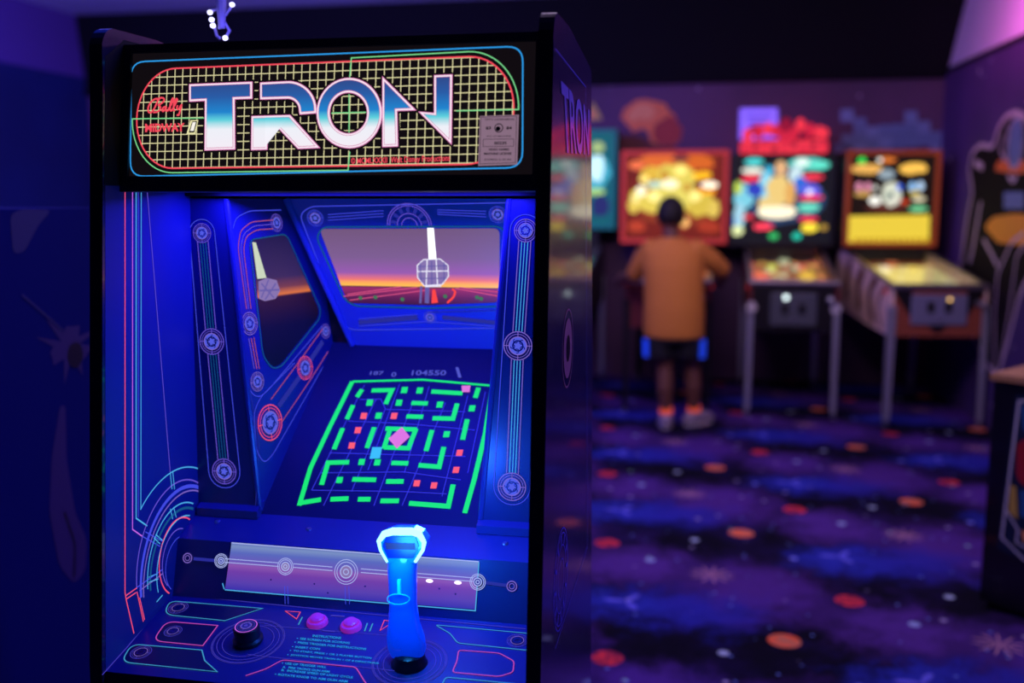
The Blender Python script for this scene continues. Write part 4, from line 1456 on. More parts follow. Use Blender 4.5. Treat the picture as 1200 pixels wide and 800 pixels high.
mat('frame_coral', (226, 74, 62), 0.5, emit=(200, 56, 44), es=.35)
mat('frame_orange', (176, 78, 36), 0.5, emit=(150, 62, 24), es=.3)
mat('frame_teal', (20, 110, 110), 0.5, emit=(10, 90, 96), es=.5)
mat('body_maroon', (110, 34, 40), 0.5)
mat('body_cream', (244, 210, 196), .5)
mat('body_rust', (150, 72, 52), 0.55)
mat('swirl_brown', (104, 34, 22), .55)
glow('bg_fire', (120, 34, 22), 1.0); glow('bg_dark', (22, 22, 30), 1.0); glow('bg_black', (30, 18, 14), 1.0); glow('bg_teal', (14, 96, 112), 1.0)
mat('pf_warm', (120, 80, 50), .4, emit=(190, 120, 60), es=.6); mat('pf_multi', (90, 60, 50), .4, emit=(190, 120, 70), es=.9); mat('pf_pale', (190, 180, 130), .4, emit=(214, 206, 140), es=1.0); mat('pf_teal', (40, 110, 90), .4, emit=(30, 150, 100), es=.7)

# one: behind the person
loc = (-.245, 6.80, 0)
r1, g1, _ = pinball(loc, 0, 'red framed pinball machine with fiery yellow backglass, the person playing it', .57, 'body_maroon', 'body_maroon', 'body_maroon', .815, 1.05, (1.115, 1.825), -.01, 'frame_coral', 'bg_fire', ('pf_warm', [(255, 220, 120), (255, 160, 60), (255, 240, 200)], 26, 1.2), (.30, .62, .82), 'coin_door_black', 'pin_black')
i1 = (Matrix.Translation(V(loc))).inverted()
art(local_frame(loc, 0, 1.05), [(450, 640, 170, 110, (150, 60, 30)), (380, 432, 95, 32, (232, 110, 44)), (545, 440, 80, 36, (222, 104, 30)), (265, 455, 36, 20, (255, 122, 74)), (335, 492, 52, 32, (236, 190, 66)),
     (450, 520, 90, 70, (236, 214, 92)), (330, 615, 95, 60, (238, 212, 88)), (560, 635, 90, 55, (226, 196, 74)), (440, 590, 120, 60, (240, 222, 104)), (350, 545, 40, 16, (200, 230, 210)), (420, 542, 40, 22, (255, 248, 205), 1.3), (285, 575, 24, 24, (255, 250, 215), 1.3),
     (250, 645, 26, 34, (240, 208, 88)), (625, 660, 26, 40, (236, 204, 92)), (568, 502, 45, 16, (255, 188, 24), 1.3), (605, 547, 40, 15, (255, 240, 212), 1.6), (565, 581, 24, 14, (255, 172, 24), 1.3), (616, 581, 18, 13, (255, 166, 24), 1.3), (265, 740, 40, 26, (190, 66, 40)), (600, 742, 56, 26, (176, 58, 34)), (490, 720, 20, 24, (255, 190, 110), 1.2), (300, 520, 22, 16, (255, 226, 120), 1.3), (470, 480, 26, 20, (255, 236, 130), 1.3), (540, 600, 24, 22, (255, 236, 140), 1.3), (345, 600, 26, 22, (255, 240, 150), 1.3), (260, 610, 18, 20, (255, 236, 150), 1.2), (395, 500, 18, 26, (210, 150, 50)), (320, 570, 16, 12, (200, 130, 40)), (500, 560, 16, 20, (206, 140, 44)), (240, 500, 26, 18, (110, 30, 22)), (640, 600, 22, 18, (120, 34, 22)), (470, 425, 40, 12, (110, 60, 60))],
    680, 80, 4.0, 148, g1, i1)

# two: topper of red lumps
loc = (.578, 6.81, 0)
r2, g2, b2 = pinball(loc, 0, 'dark pinball machine with red glowing topper and many coloured backglass', .575, 'pin_black', 'body_maroon', 'pin_black', .772, .95, (1.10, 1.79), -.03, 'pin_black', 'bg_dark', ('pf_multi', [(255, 214, 90), (255, 120, 100), (230, 240, 190), (255, 180, 60), (240, 90, 90)], 34, 1.9), (.30, .62, .84), 'coin_door_black', 'leg_steel', ('plates', 'white_lamp'))
i2 = (Matrix.Translation(V(loc))).inverted()
art(local_frame(loc, 0, .95), [(300, 600, 190, 120, (44, 70, 110)), (130, 600, 50, 56, (130, 214, 236)), (232, 560, 30, 66, (150, 226, 250)), (180, 570, 38, 28, (48, 66, 196)), (100, 560, 18, 30, (200, 224, 92)), (105, 690, 26, 60, (170, 220, 240)), (70, 720, 12, 40, (50, 90, 220)),
     (430, 447, 92, 28, (112, 214, 204)), (480, 455, 46, 18, (92, 220, 196), 1.2), (400, 440, 30, 18, (230, 250, 240), 1.2), (175, 438, 40, 18, (84, 222, 222)), (168, 480, 48, 14, (240, 240, 225), 1.2), (245, 475, 20, 18, (60, 190, 230)), (160, 517, 45, 15, (240, 48, 72), 1.2),
     (370, 500, 30, 40, (210, 236, 245)), (392, 545, 30, 36, (50, 108, 222)), (440, 575, 40, 32, (112, 100, 240)), (435, 580, 14, 12, (235, 235, 255), 1.4), (450, 510, 44, 15, (242, 58, 80), 1.2), (440, 607, 50, 13, (240, 48, 72), 1.2), (432, 652, 46, 22, (112, 226, 200)), (430, 707, 46, 13, (240, 50, 76), 1.2), (148, 697, 28, 12, (236, 60, 80)),
     (300, 470, 26, 36, (236, 184, 132)), (290, 575, 58, 72, (246, 210, 128)), (345, 590, 22, 56, (236, 176, 96)), (235, 640, 40, 36, (244, 214, 140)), (280, 672, 90, 28, (255, 242, 208), 1.3), (215, 741, 42, 17, (255, 66, 90), 1.3), (435, 746, 36, 22, (252, 224, 60), 1.2), (95, 760, 28, 22, (226, 236, 170), 1.2), (265, 786, 22, 14, (60, 204, 112)), (375, 786, 20, 15, (40, 214, 184)), (500, 745, 16, 14, (190, 150, 60))],
    840, 80, 4.0, 150, g2, i2)
glow('topper_red', (250, 56, 76), 1.0); glow('topper_deep', (150, 18, 52), 1.0); glow('topper_mid', (214, 36, 66), 1.0)
m = MB(); FT = local_frame(loc, 0, .95)
def T2(px, py, dy): p_ = on_y(px, py, loc[1] + .95 + dy); return V((p_.x - loc[0], p_.y - loc[1], p_.z))
a_, b_ = T2(868, 158, .05), T2(970, 179, .05)
m.rbox((a_.x, .98, 1.79), (b_.x, 1.12, a_.z - .045), .02, 'topper_red')
for k in range(9):
    xk = a_.x + .04 + k * (b_.x - a_.x - .08) / 8
    m.lathe((xk, .981, 1.83 + .012 * (k % 3)), (0, -1, 0), [(.024, 0), (.024, .004), (.012, .009), (.001, .010)], ('topper_mid', 'topper_deep')[k % 2], 12)
tp = m.build('topper', r2, world=False)
rnd = random.Random(3)
for x, y, r, k in ((876, 158, 7, 0), (889, 154, 8, 0), (900, 151, 7, 0), (909, 153, 7, 0), (921, 148, 9, 1), (921, 162, 10, 0), (931, 156, 7, 0), (938, 146, 7, 0), (949, 153, 8, 0), (960, 155, 7, 0), (966, 156, 6, 0), (882, 152, 5, 1), (944, 158, 6, 1)):
    m = MB(); c = T2(x, y, .07); m.ball(tuple(c), r / 175, 'topper_deep' if k else ('topper_red', 'topper_mid')[int(x) % 2], 12, 7, .9, .9, 1.25); m.build('topper_lump', tp, True, world=False)

# three: turned towards the room
loc = (1.462, 6.70, 0); rz3 = math.radians(8.2)
r3, g3, _ = pinball(loc, rz3, 'orange framed pinball machine with a bright yellow backglass panel, beside the right wall', .60, 'pin_black', 'body_cream', 'body_rust', .66, .93, (1.115, 1.80), -.028, 'frame_orange', 'bg_black', ('pf_pale', [(255, 250, 220), (240, 220, 120), (210, 120, 80), (255, 255, 240)], 22, 1.1), (.35, .66, .855), 'coin_door_grey', 'leg_steel', ('swirl',))
i3 = (Matrix.Translation(V(loc)) @ Matrix.Rotation(rz3, 4, 'Z')).inverted()
f3 = local_frame(loc, rz3, .93)
glow('panel_yellow', (240, 208, 66), 1.0)
art(f3, [(200, 433, 18, 16, (40, 222, 84), 1.2), (225, 472, 64, 24, (246, 184, 92)), (442, 470, 68, 24, (255, 196, 84), 1.1), (320, 430, 40, 11, (244, 130, 52)), (285, 430, 10, 10, (255, 250, 240), 1.3), (315, 497, 36, 24, (150, 168, 180)), (186, 555, 14, 20, (240, 150, 184)), (228, 555, 14, 20, (240, 150, 184)), (205, 588, 40, 13, (206, 160, 84)),
     (436, 555, 15, 22, (150, 200, 252)), (474, 551, 15, 22, (192, 222, 255)), (446, 584, 24, 9, (220, 190, 60)), (310, 655, 90, 18, (96, 44, 34)), (336, 590, 46, 54, (224, 228, 208)), (260, 620, 27, 20, (248, 246, 236), 1.2), (330, 600, 16, 20, (120, 140, 130)), (375, 557, 13, 14, (40, 100, 232), 1.2), (262, 560, 10, 12, (230, 230, 220)), (465, 612, 30, 11, (242, 230, 192)), (462, 658, 42, 14, (120, 212, 152)), (400, 626, 20, 11, (212, 72, 40)), (350, 620, 26, 12, (240, 236, 220))],
    960, 80, 4.0, 155, g3, i3)
m = MB(); m.slab(f3, [f3.uv(993, 253), f3.uv(1089, 251.5), f3.uv(1088, 286), f3.uv(993, 287.5)], .001, .012, 'panel_yellow')
for x in range(1000, 1085, 7):
    m.fillpx(f3, [(x, 279), (x + 5, 279), (x + 5, 283), (x, 283)], g_((190, 140, 20), 1.0), .0126)
m.v = [tuple(i3 @ V(p)) for p in m.v]; ypo = m.build('display_panel', r3, world=False); ypo['label'] = 'bright yellow lit display panel'

# four: mostly hidden behind the big cabinet
loc = (-1.10, 6.80, 0)
r4, g4, _ = pinball(loc, 0, 'teal lit pinball machine half hidden behind the tall black cabinet', .575, 'pin_black', 'pin_black', 'pin_black', .80, 1.05, (1.22, 1.99), 0, 'frame_teal', 'bg_teal', ('pf_teal', [(60, 230, 130), (190, 250, 210), (60, 200, 200)], 22, 1.3), (.30, .62, .82), 'coin_door_black', 'leg_steel')
i4 = (Matrix.Translation(V(loc))).inverted()
art(local_frame(loc, 0, 1.05), [(20, 280, 60, 70, (70, 180, 210)), (30, 255, 34, 52, (196, 236, 250), 1.3), (30, 350, 34, 14, (176, 222, 128)), (35, 175, 26, 22, (170, 196, 130)), (46, 405, 36, 42, (38, 44, 110)), (-60, 240, 50, 70, (90, 200, 190)), (-90, 380, 60, 40, (40, 60, 150)), (-110, 190, 40, 30, (200, 220, 150))],
    690, 120, 3.34, 148, g4, i4)

# ------------------------------------------------------------------ THE WALL'S STICKERS
FW_ = Frame((0, YB, 0), (1, 0, 0), (0, 0, 1))
def zc1(x, y): return (680 + x / 4, 80 + y / 4)
mat('decal_orange', (246, 130, 74), .6); mat('decal_peach', (255, 164, 104), .6); mat('decal_red', (176, 50, 52), .6); mat('decal_wine', (104, 30, 44), .6)
m = MB()
m.slab(FW_, [FW_.uv(*zc1(*p)) for p in ((190, 232), (205, 190), (262, 150), (300, 144), (345, 152), (400, 166), (415, 200), (440, 215), (455, 250), (478, 285), (470, 335), (440, 362), (380, 362), (330, 345), (320, 300), (290, 282), (250, 300), (225, 272))], .001, .003, 'decal_orange')
for pts, k in (([(340, 270), (430, 215), (455, 250), (478, 285), (470, 335), (440, 362), (380, 362), (345, 340)], 'decal_red'), ([(215, 225), (260, 165), (330, 165), (360, 215), (300, 255), (250, 265)], 'decal_peach'), ([(240, 250), (300, 230), (330, 280), (290, 282), (255, 290)], 'decal_orange')):
    m.fillpx(FW_, [zc1(*p) for p in pts], k, .0034 if k != 'decal_orange' else .0038, r=.05)
m.slab(FW_, [FW_.uv(*zc1(*p)) for p in ((170, 330), (250, 310), (330, 345), (440, 362), (470, 390), (170, 390))], .0004, .0009, 'decal_wine')
tag(m.build('wall_decal'), 'orange and red rock shaped sticker on the wall above the red framed machine', 'wall decal')
mat('decal_yellow', (214, 190, 90), .6)
m = MB(); m.slab(FW_, [FW_.uv(695, 119), FW_.uv(706, 140), FW_.uv(680, 142)], .001, .003, 'decal_yellow'); m.fillpx(FW_, [(694, 126), (700, 138), (686, 139)], 'decal_peach', .0034)
tag(m.build('wall_decal'), 'small yellow pointed sticker on the wall above the teal machine', 'wall decal')
mat('decal_slate', (104, 126, 176), .6); mat('decal_steel', (120, 142, 192), .6)
m = MB()
blocks = [(985, 128, 14), (1000, 138, 14), (1000, 152, 14), (1015, 148, 14), (1015, 162, 14), (1030, 146, 14), (1030, 160, 14), (1045, 145, 14), (1045, 159, 14), (1060, 130, 14), (1060, 144, 14), (1060, 158, 14), (1075, 142, 14), (1075, 156, 14), (1090, 154, 14), (1090, 168, 14), (986, 158, 14), (978, 168, 14), (1000, 166, 14), (1045, 172, 14)]
for i, (x, y, s_) in enumerate(blocks):
    m.slab(FW_, [FW_.uv(x, y), FW_.uv(x + s_ + 1.2, y), FW_.uv(x + s_ + 1.2, y + s_ + .6), FW_.uv(x, y + s_ + .6)], .001, .003, 'decal_slate' if i % 3 else 'decal_steel')
tag(m.build('wall_decal'), 'blue grey stepped block sticker on the wall above the orange framed machine', 'wall decal')
# notice
mat('notice_paper', (180, 170, 250), .6, emit=(96, 80, 240), es=.8); mat('notice_ink', (50, 40, 150), .6)
m = MB(); m.slab(FW_, [FW_.uv(867, 127), FW_.uv(911.5, 126.5), FW_.uv(911.5, 163), FW_.uv(866, 163.5)], .001, .004, 'notice_paper')
for y, x0, x1 in ((136, 874, 904), (144, 878, 902), (152, 872, 906)):
    m.line(FW_, [(x0, y), (x1, y)], .014, 'notice_ink', .0044)
tag(m.build('wall_notice'), 'violet blue paper notice on the wall behind the red glowing topper', 'notice')

# astronaut sticker on the right wall
FRW = Frame((right_wall_x(7.0), 7.0, 0), (right_wall_x(6) - right_wall_x(7), -1, 0), (0, 0, 1))
if FRW.n.x > 0:
    FRW = Frame(FRW.o, -FRW.u, FRW.v)
def za(x, y): return (1110 + x / 2.5, 120 + y / 2.5)
mat('decal_outline', (206, 180, 200), .5); mat('decal_suit', (18, 13, 18), .8, spec=.15); mat('decal_glare_amber', (255, 160, 50), .5); mat('decal_glare_red', (240, 92, 44), .4)
body_px = [(200, 28), (172, 42), (150, 78), (136, 132), (98, 124), (74, 148), (64, 196), (76, 262), (62, 330), (48, 430), (34, 520), (60, 640), (110, 760), (150, 800), (180, 700), (215, 560), (260, 470), (330, 560), (380, 700), (400, 520), (390, 330), (360, 180), (320, 130), (270, 130), (250, 70), (225, 36)]
m = MB()
uvs = fillet([FRW.uv(*za(*p)) for p in body_px], .06, True)
m.slab(FRW, uvs, .001, .003, 'decal_suit')
m.ribbon(FRW, uvs, .034, 'decal_outline', .0036, True)
for pts, w_, k in (([(165, 90), (155, 130), (170, 175), (182, 100), (180, 70)], .02, 'decal_outline'), ([(205, 80), (222, 120), (205, 190)], .03, 'decal_outline'), ([(82, 176), (106, 190)], .05, 'decal_outline'),
                   ([(100, 290), (88, 360), (76, 430), (66, 470)], .04, 'decal_outline'), ([(108, 400), (130, 440), (150, 480)], .03, 'decal_outline'), ([(230, 380), (190, 410), (150, 500), (140, 620), (140, 790)], .022, 'decal_outline'), ([(240, 400), (205, 450), (185, 600), (158, 770)], .018, 'decal_outline'), ([(180, 215), (195, 232), (206, 215)], .03, 'decal_outline')):
    m.line(FRW, [za(*p) for p in pts], w_, k, .004, r=.03)
m.fillpx(FRW, [za(*p) for p in ((140, 200), (150, 170), (190, 166), (235, 170), (250, 205), (200, 210))], 'decal_glare_red', .0038, r=.05)  # reflected light of the machines, painted on as an orange patch
m.fillpx(FRW, [za(*p) for p in ((110, 365), (135, 335), (200, 325), (280, 330), (300, 400), (240, 420), (150, 412))], 'decal_glare_amber', .0038, r=.06)  # lower band of the same painted reflection
hc = FRW.uv(*za(202, 118))
m.disc(FRW, hc, .115, 'decal_slate', .0042, 24, .15); m.ring(FRW, hc, .15, .016, 'decal_outline', .0046)
m.fillpx(FRW, [za(*p) for p in ((168, 262), (228, 262), (228, 312), (168, 312))], 'decal_slate', .0044, r=.02)
tag(m.build('wall_decal'), 'large astronaut sticker with white outline and painted orange reflections on the right wall', 'wall decal')

# ------------------------------------------------------------------ CABINET AT THE LOWER RIGHT
ca = V((.78, -.626, 0)); cb = V((.626, .78, 0)); cc0 = V((.998, 3.672, 0))
sc = thing('arcade_cabinet', 'low black cabinet with tan top and red and blue picture on its side', 'arcade machine', tuple(cc0 + ca * .3 + cb * .3), 0)
mat('top_tan', (160, 118, 84), .5); mat('side_navy', (16, 34, 60), .4); mat('side_red', (160, 30, 40), .4); mat('side_yellow', (190, 160, 70), .4); mat('side_blue', (40, 90, 150), .4); mat('side_white', (190, 190, 205), .4)
m = MB(); fl = [cc0, cc0 + ca * .62, cc0 + ca * .62 + cb * .6, cc0 + cb * .6]
m.prism([p + V((0, 0, .03)) for p in fl], (0, 0, .80), 'cabinet_black'); m.prism([cc0 + ca * .02 + cb * .02, cc0 + ca * .6 + cb * .02, cc0 + ca * .6 + cb * .58, cc0 + ca * .02 + cb * .58], (0, 0, .03), 'cabinet_black')
so_ = m.build('cabinet_body', sc)
m = MB(); m.prism([p + V((0, 0, .83)) for p in (cc0 - ca * .012 - cb * .012, cc0 + ca * .632 - cb * .012, cc0 + ca * .632 + cb * .612, cc0 - ca * .012 + cb * .612)], (0, 0, .022), 'top_tan'); m.build('table_top', sc)
FX = Frame(cc0, ca, (0, 0, 1))
def zx(x, y): return (1140 + x / 2.353, 400 + y / 2.353)
m = MB()
m.fillpx(FX, [zx(118, 150), zx(330, 130), zx(330, 700), zx(141, 605), zx(66, 570)], 'side_navy', .001)
m.line(FX, [zx(330, 150), zx(128, 165), zx(80, 540), zx(141, 600), zx(330, 690)], .008, 'side_white', .0016)
m.fillpx(FX, [zx(122, 280), zx(150, 265), zx(220, 280), zx(220, 400), zx(140, 400), zx(120, 372)], 'side_red', .0016, r=.03)
m.fillpx(FX, [zx(104, 395), zx(120, 400), zx(124, 490), zx(98, 470)], 'side_yellow', .0018)
m.fillpx(FX, [zx(130, 410), zx(220, 420), zx(220, 520), zx(132, 480)], 'side_blue', .0018)
m.line(FX, [zx(92, 465), zx(126, 520), zx(120, 552), zx(141, 565), zx(300, 620)], .007, 'side_white', .0022)
m.fillpx(FX, [zx(132, 175), zx(220, 170), zx(220, 255), zx(140, 250)], 'side_blue', .0016, r=.02)
m.fillpx(FX, [zx(136, 520), zx(200, 540), zx(200, 580), zx(140, 550)], 'decal_peach', .0018)
m.build('side_artwork', so_)

# ------------------------------------------------------------------ CABINET AT THE LEFT EDGE
lc = thing('arcade_cabinet', 'dark blue cabinet beside the tall lit one, faint burst and comet on its side', 'arcade machine', (-1.78, 1.9, 0))
XS = -1.45
mat('dark_side', (8, 20, 84), .8, spec=.1)
m = MB()
m.prism([(XS - .62, y, z) for y, z in ((1.38, 0), (1.36, .86), (1.50, .95), (1.60, 1.36), (1.66, 1.43), (2.32, 1.43), (2.36, 0))], (.62, 0, 0), 'dark_side')
lco = m.build('cabinet_body', lc)
FZ = Frame((XS, 1.9, 0), (0, 1, 0), (0, 0, 1))
mat('faint_grey', (40, 40, 84), .6); mat('faint_rose', (58, 40, 84), .6); mat('faint_dark', (26, 18, 30), .5)
def zl(x, y): return (x / 1.6, 200 + y / 1.6)
m = MB()
m.fillpx(FZ, [zl(18, 82), zl(40, 72), (60, 246), zl(72, 100), zl(45, 152), zl(24, 156)], 'faint_grey', .001, r=.02)
burst = []
bc = zl(130, 330)
for i in range(22):
    t = 2 * PI * i / 22; r = (34, 18)[i % 2] * (1 + .35 * math.sin(i * 2.3))
    burst.append((bc[0] + r * math.cos(t), bc[1] + r * math.sin(t)))
m.fillpx(FZ, burst, 'faint_rose', .001)
m.disc(FZ, FZ.uv(*zl(140, 345)), .03, 'faint_dark', .0016)
m.line(FZ, [zl(40, 232), zl(118, 300)], .006, 'faint_grey', .0016)
m.fillpx(FZ, [zl(112, 440), zl(122, 440), zl(124, 540), zl(140, 640), zl(162, 690), zl(160, 750), zl(138, 775), zl(110, 740), zl(92, 640), zl(96, 540)], 'faint_rose', .001, r=.02)
m.line(FZ, [zl(120, 640), zl(140, 700), zl(138, 760)], .008, 'faint_dark', .0016)
m.build('side_artwork', lco)
m = MB(); FZ2 = Frame((XS - .3, 1.50, .95), (1, 0, 0), (0, .1, .41)); m.slab(FZ2, [(-.24, .04), (.24, .04), (.24, .38), (-.24, .38)], 0, .004, 'monitor_glass'); m.build('monitor_screen', lc)

# ------------------------------------------------------------------ STRING OF LIGHTS
sl = thing('string_lights', 'bundle of blue white string lights hanging above the lit marquee', 'string lights', tuple(on_y(260, 20, 1.75)))
glow('led_white', (200, 200, 255), 4.0); mat('cord_white', (150, 140, 190), .5)
S = lambda x, y, d=0: on_y(x, y, 1.75 + d)
top = S(259, -20); top.z = 3.05
for pts in ([top, S(260, -30), S(257, 8), S(262, 24), S(269, 36), S(265, 43)], [top + V((.01, 0, 0)), S(263, -30), S(262, 12, .004), S(258, 20), S(257, 34)], [top, S(258, -30), S(256, 10), S(247, 13)],
            [S(248, 24), S(251, 30), S(254, 42), S(258, 45)], [S(264, 18), S(268, 12), S(272, 6)]):
    m = MB(); m.tube(pts, .0028, 'cord_white', 6); m.build('cord', sl, True)
m = MB(); m.tube([top, S(259, -30), S(259, 0), S(260, 33)], [.011, .011, .010, .006], 'cord_white', 8); m.build('cord', sl, True)
for x, y in ((246, 14.5), (248, 23), (249.5, 30), (264, 44.5), (272, 5.5)):
    m = MB(); p_ = S(x, y, -.006); m.ball(tuple(p_), .0042, 'led_white', 10, 6, 1.2, 1, 1); m.build('bulb', sl, True)
pd = bpy.data.lights.new('string_lamp', 'POINT'); pd.energy = .25; pd.color = (.2, .18, 1); pd.shadow_soft_size = .02
po_ = bpy.data.objects.new('string_lamp', pd); COL.objects.link(po_); po_.location = S(262, 35, -.05)

# ------------------------------------------------------------------ THE PERSON
PX, PY = -.19, 6.36
mat('skin', (112, 70, 58), .55); mat('hair', (20, 14, 16), .7); mat('shirt_orange', (214, 132, 52), .8); mat('shorts_black', (14, 12, 24), .8); mat('stripe_blue', (40, 90, 235), .6, emit=(30, 70, 235), es=.5)
mat('sock_orange', (255, 110, 60), .7, emit=(255, 90, 50), es=.35); mat('shoe_grey', (150, 135, 160), .6); mat('shoe_sole', (190, 180, 195), .6); mat('eye_dark', (12, 10, 12), .3)
per = thing('person', 'person in an orange shirt and black shorts playing at the red framed pinball machine', 'person', (PX, PY, 0))


def blend(m, name, voxel, parent, mt, smooth_it=6, wrld=False):
    """fuse overlapping volumes into one continuous surface"""
    o = m.build(name, parent, True, world=wrld)
    md = o.modifiers.new('r', 'REMESH'); md.mode = 'VOXEL'; md.voxel_size = voxel; md.use_smooth_shade = True
    sm = o.modifiers.new('s', 'SMOOTH'); sm.iterations = smooth_it; sm.factor = .5
    dg = bpy.context.evaluated_depsgraph_get(); dg.update()
    me = bpy.data.meshes.new_from_object(o.evaluated_get(dg), depsgraph=dg)
    o.modifiers.clear(); old = o.data; o.data = me; bpy.data.meshes.remove(old)
    me.materials.clear(); me.materials.append(MATS[mt])
    return o


def limb(m, pts, mt='skin', seg=14):
    """a tapering limb with round ends"""
    P = [V(p[:3]) for p in pts]; R = [p[3] for p in pts]
    m.tube(P, R, mt, seg)
    m.ball(tuple(P[0]), R[0], mt, seg, 8); m.ball(tuple(P[-1]), R[-1], mt, seg, 8)
    for p, r in zip(P[1:-1], R[1:-1]):
        m.ball(tuple(p), r, mt, seg, 8)


def loft(m, secs, mt, n=24):
    """secs: (cx, cy, z, rx, ry)"""
    ver = []; fac = []
    for cx, cy, z, rx, ry in secs:
        for i in range(n):
            t = 2 * PI * i / n; ver.append((cx + rx * math.cos(t), cy + ry * math.sin(t), z))
    for j in range(len(secs) - 1):
        for i in range(n):
            k = (i + 1) % n; fac.append((j * n + i, j * n + k, (j + 1) * n + k, (j + 1) * n + i))
    fac.append(tuple(range(n))[::-1]); fac.append(tuple(range((len(secs) - 1) * n, len(secs) * n)))
    m.add(ver, fac, mt)


HX = -.035
LEGL = [(-.078, .0, .70, .085), (-.066, .0, .55, .076), (-.05, .005, .385, .052), (-.044, -.012, .26, .054), (-.036, -.005, .10, .034), (-.036, 0, .05, .036)]
LEGR = [(.078, .0, .70, .085), (.10, .03, .55, .076), (.125, .07, .385, .052), (.132, .07, .26, .054), (.14, .09, .10, .034), (.14, .095, .05, .036)]
ARML = [(-.165, .03, 1.135, .052), (-.215, .09, 1.05, .045), (-.265, .15, .965, .038), (-.34, .30, .935, .035), (-.390, .42, .895, .025)]
ARMR = [(.145, .03, 1.135, .052), (.225, .08, 1.07, .045), (.30, .15, 1.0, .038), (.295, .30, .95, .035), (.275, .42, .895, .025)]
m = MB()
loft(m, [(0, 0, .66, .14, .10), (0, 0, .74, .165, .115), (-.005, .01, .86, .155, .112), (-.01, .02, 1.0, .165, .115), (-.015, .03, 1.10, .17, .10), (-.02, .035, 1.17, .13, .08), (-.03, .04, 1.20, .06, .06)], 'skin')
limb(m, LEGL); limb(m, LEGR); limb(m, ARML); limb(m, ARMR)
limb(m, [(-.025, .045, 1.17, .052), (HX, .06, 1.27, .050)])
m.ball((HX, .075, 1.355), .095, 'skin', 22, 14, .82, .98, 1.1)
m.ball((HX, .12, 1.30), .055, 'skin', 16, 10, .95, .9, 1.0)            # jaw
m.ball((HX, .175, 1.335), .016, 'skin', 10, 8, .8, 1.2, 1.3)            # nose
m.ball((HX, .166, 1.302), .014, 'skin', 10, 6, 1.6, .8, .5)            # lips
for s in (-1, 1):
    m.ball((HX + s * .08, .07, 1.335), .022, 'skin', 12, 8, .45, .8, 1.35)  # ears
for hand, s in ((ARML[-1], -1), (ARMR[-1], 1)):
    hx, hy, hz = hand[:3]
    limb(m, [(hx, hy, hz, .024), (hx + s * .004, hy + .035, hz - .004, .027), (hx + s * .004, hy + .065, hz - .008, .025)])
    for k, (dz, ln) in enumerate(((.024, .055), (.008, .062), (-.008, .058), (-.023, .046))):
        limb(m, [(hx + s * .004, hy + .06, hz + dz * .8, .0095), (hx + s * .008, hy + .06 + ln * .5, hz + dz, .009), (hx - s * .006, hy + .06 + ln * .85, hz + dz, .0085), (hx - s * .016, hy + .06 + ln, hz + dz, .008)], seg=8)
    limb(m, [(hx, hy + .02, hz + .02, .012), (hx - s * .008, hy + .045, hz + .052, .0105), (hx - s * .026, hy + .072, hz + .064, .009)], seg=8)
body_o = blend(m, 'body', .006, per, 'skin', 5)
for s in (-1, 1):
    m = MB(); m.ball((HX + s * .032, .158, 1.358), .011, 'eye_dark', 10, 8); m.build('eye', per, True, world=False)
m = MB()
for i in range(1):
    bmh = bmesh.new(); bmesh.ops.create_uvsphere(bmh, u_segments=28, v_segments=18, radius=.104)
    for q in bmh.verts:
        q.co = V((q.co.x * .84 + HX, q.co.y * .98 + .070, q.co.z * 1.06 + 1.362))
    kill = [q for q in bmh.verts if (q.co.y > .115 and q.co.z < 1.415) or q.co.z < 1.305 or (abs(q.co.x - HX) > .06 and q.co.z < 1.35 and q.co.y > .05)]
    bmesh.ops.delete(bmh, geom=kill, context='VERTS'); m.bm(bmh, 'hair'); bmh.free()
ho = m.build('hair', per, True, world=False)
sol = ho.modifiers.new('thickness', 'SOLIDIFY'); sol.thickness = .012; sol.offset = -.5
# shirt
m = MB()
loft(m, [(.002, 0, .585, .19, .135), (.0, 0, .66, .192, .14), (0, .0, .78, .19, .14), (-.005, .01, .92, .188, .138), (-.012, .02, 1.04, .192, .132), (-.016, .028, 1.12, .185, .115), (-.02, .035, 1.175, .14, .092), (-.028, .042, 1.215, .072, .07)], 'shirt_orange')
for A_ in (ARML, ARMR):
    limb(m, [(A_[0][0] * .9, A_[0][1], A_[0][2], .07), (A_[1][0], A_[1][1], A_[1][2], .066), (A_[1][0] * .2 + A_[2][0] * .8, A_[1][1] * .2 + A_[2][1] * .8, A_[1][2] * .2 + A_[2][2] * .8, .060)], 'shirt_orange')
so2 = blend(m, 't_shirt', .010, per, 'shirt_orange', 4)
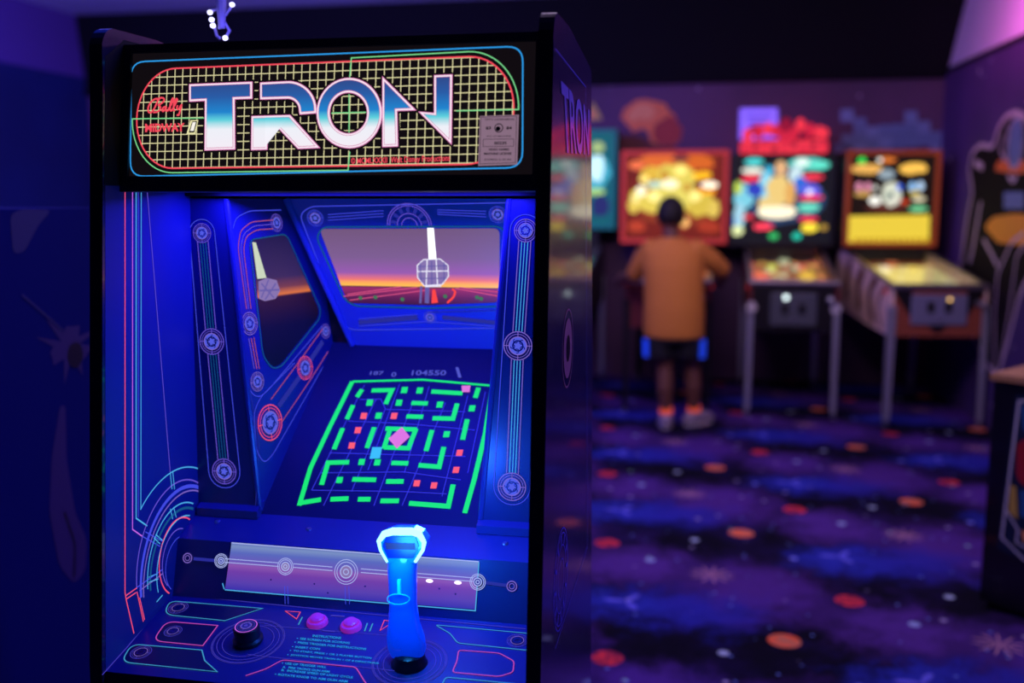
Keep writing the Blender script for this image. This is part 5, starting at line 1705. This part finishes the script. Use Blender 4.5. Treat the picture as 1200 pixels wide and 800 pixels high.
# shorts
m = MB()
loft(m, [(0, 0, .56, .165, .125), (0, 0, .66, .178, .128), (0, 0, .74, .172, .122)], 'shorts_black')
loft(m, [(-.083, 0, .455, .098, .105), (-.083, 0, .56, .100, .11), (-.085, 0, .64, .09, .11)], 'shorts_black'); loft(m, [(.098, .03, .455, .098, .105), (.09, .02, .56, .100, .11), (.085, .0, .64, .09, .11)], 'shorts_black')
sh_o = blend(m, 'shorts', .010, per, 'shorts_black', 3)
for s, cx in ((-1, -.083), (1, .098)):
    m = MB(); xo = cx + s * .098
    m.prism([(xo - .004, -.035, .462), (xo + .006, -.035, .462), (cx + s * .1 + s * .006, -.035, .575), (cx + s * .1 - .004, -.035, .575)], (0, .06, 0), 'stripe_blue')
    m.prism([(xo - s * .03, -.078, .462), (xo + s * .004, -.04, .462), (cx + s * .104, -.04, .575), (cx + s * .072, -.088, .575)], (0, .02, 0), 'stripe_blue'); m.build('side_stripe', sh_o, world=False)
# socks and shoes
for (ax, ay), rot in (((-.036, 0), .05), ((.14, .095), -.75)):
    m = MB(); m.lathe((ax, ay, .055), (0, 0, 1), [(.042, 0), (.043, .05), (.041, .075), (.039, .08)], 'sock_orange', 16); m.build('sock', per, True, world=False)
    Rm = Matrix.Translation(V((ax, ay, 0))) @ Matrix.Rotation(rot, 4, 'Z')
    m = MB(); m.tube([(0, -.055, .045), (0, 0, .05), (0, .07, .045), (0, .14, .035)], [.036, .046, .045, .034], 'shoe_grey', 14)
    m.ball((0, -.05, .042), .036, 'shoe_grey', 14, 8); m.ball((0, .14, .032), .034, 'shoe_grey', 14, 8, 1.1, 1.2, .8)
    m.lathe((0, 0, .04), (0, 0, 1), [(.044, 0), (.046, .04), (.044, .05)], 'shoe_grey', 14)
    m.v = [tuple(Rm @ V((p[0], p[1], max(p[2], .012)))) for p in m.v]
    sh = m.build('shoe', per, True, world=False)
    m = MB(); ol_ = [(.038 * math.cos(t) * (1.15 if math.sin(t) > 0 else 1), .045 + .125 * math.sin(t)) for t in [2 * PI * i / 20 for i in range(20)]]
    m.prism([(x * 1.15, y, 0) for x, y in ol_], (0, 0, .022), 'shoe_sole'); m.v = [tuple(Rm @ V(p)) for p in m.v]; m.build('shoe_sole', sh, world=False)
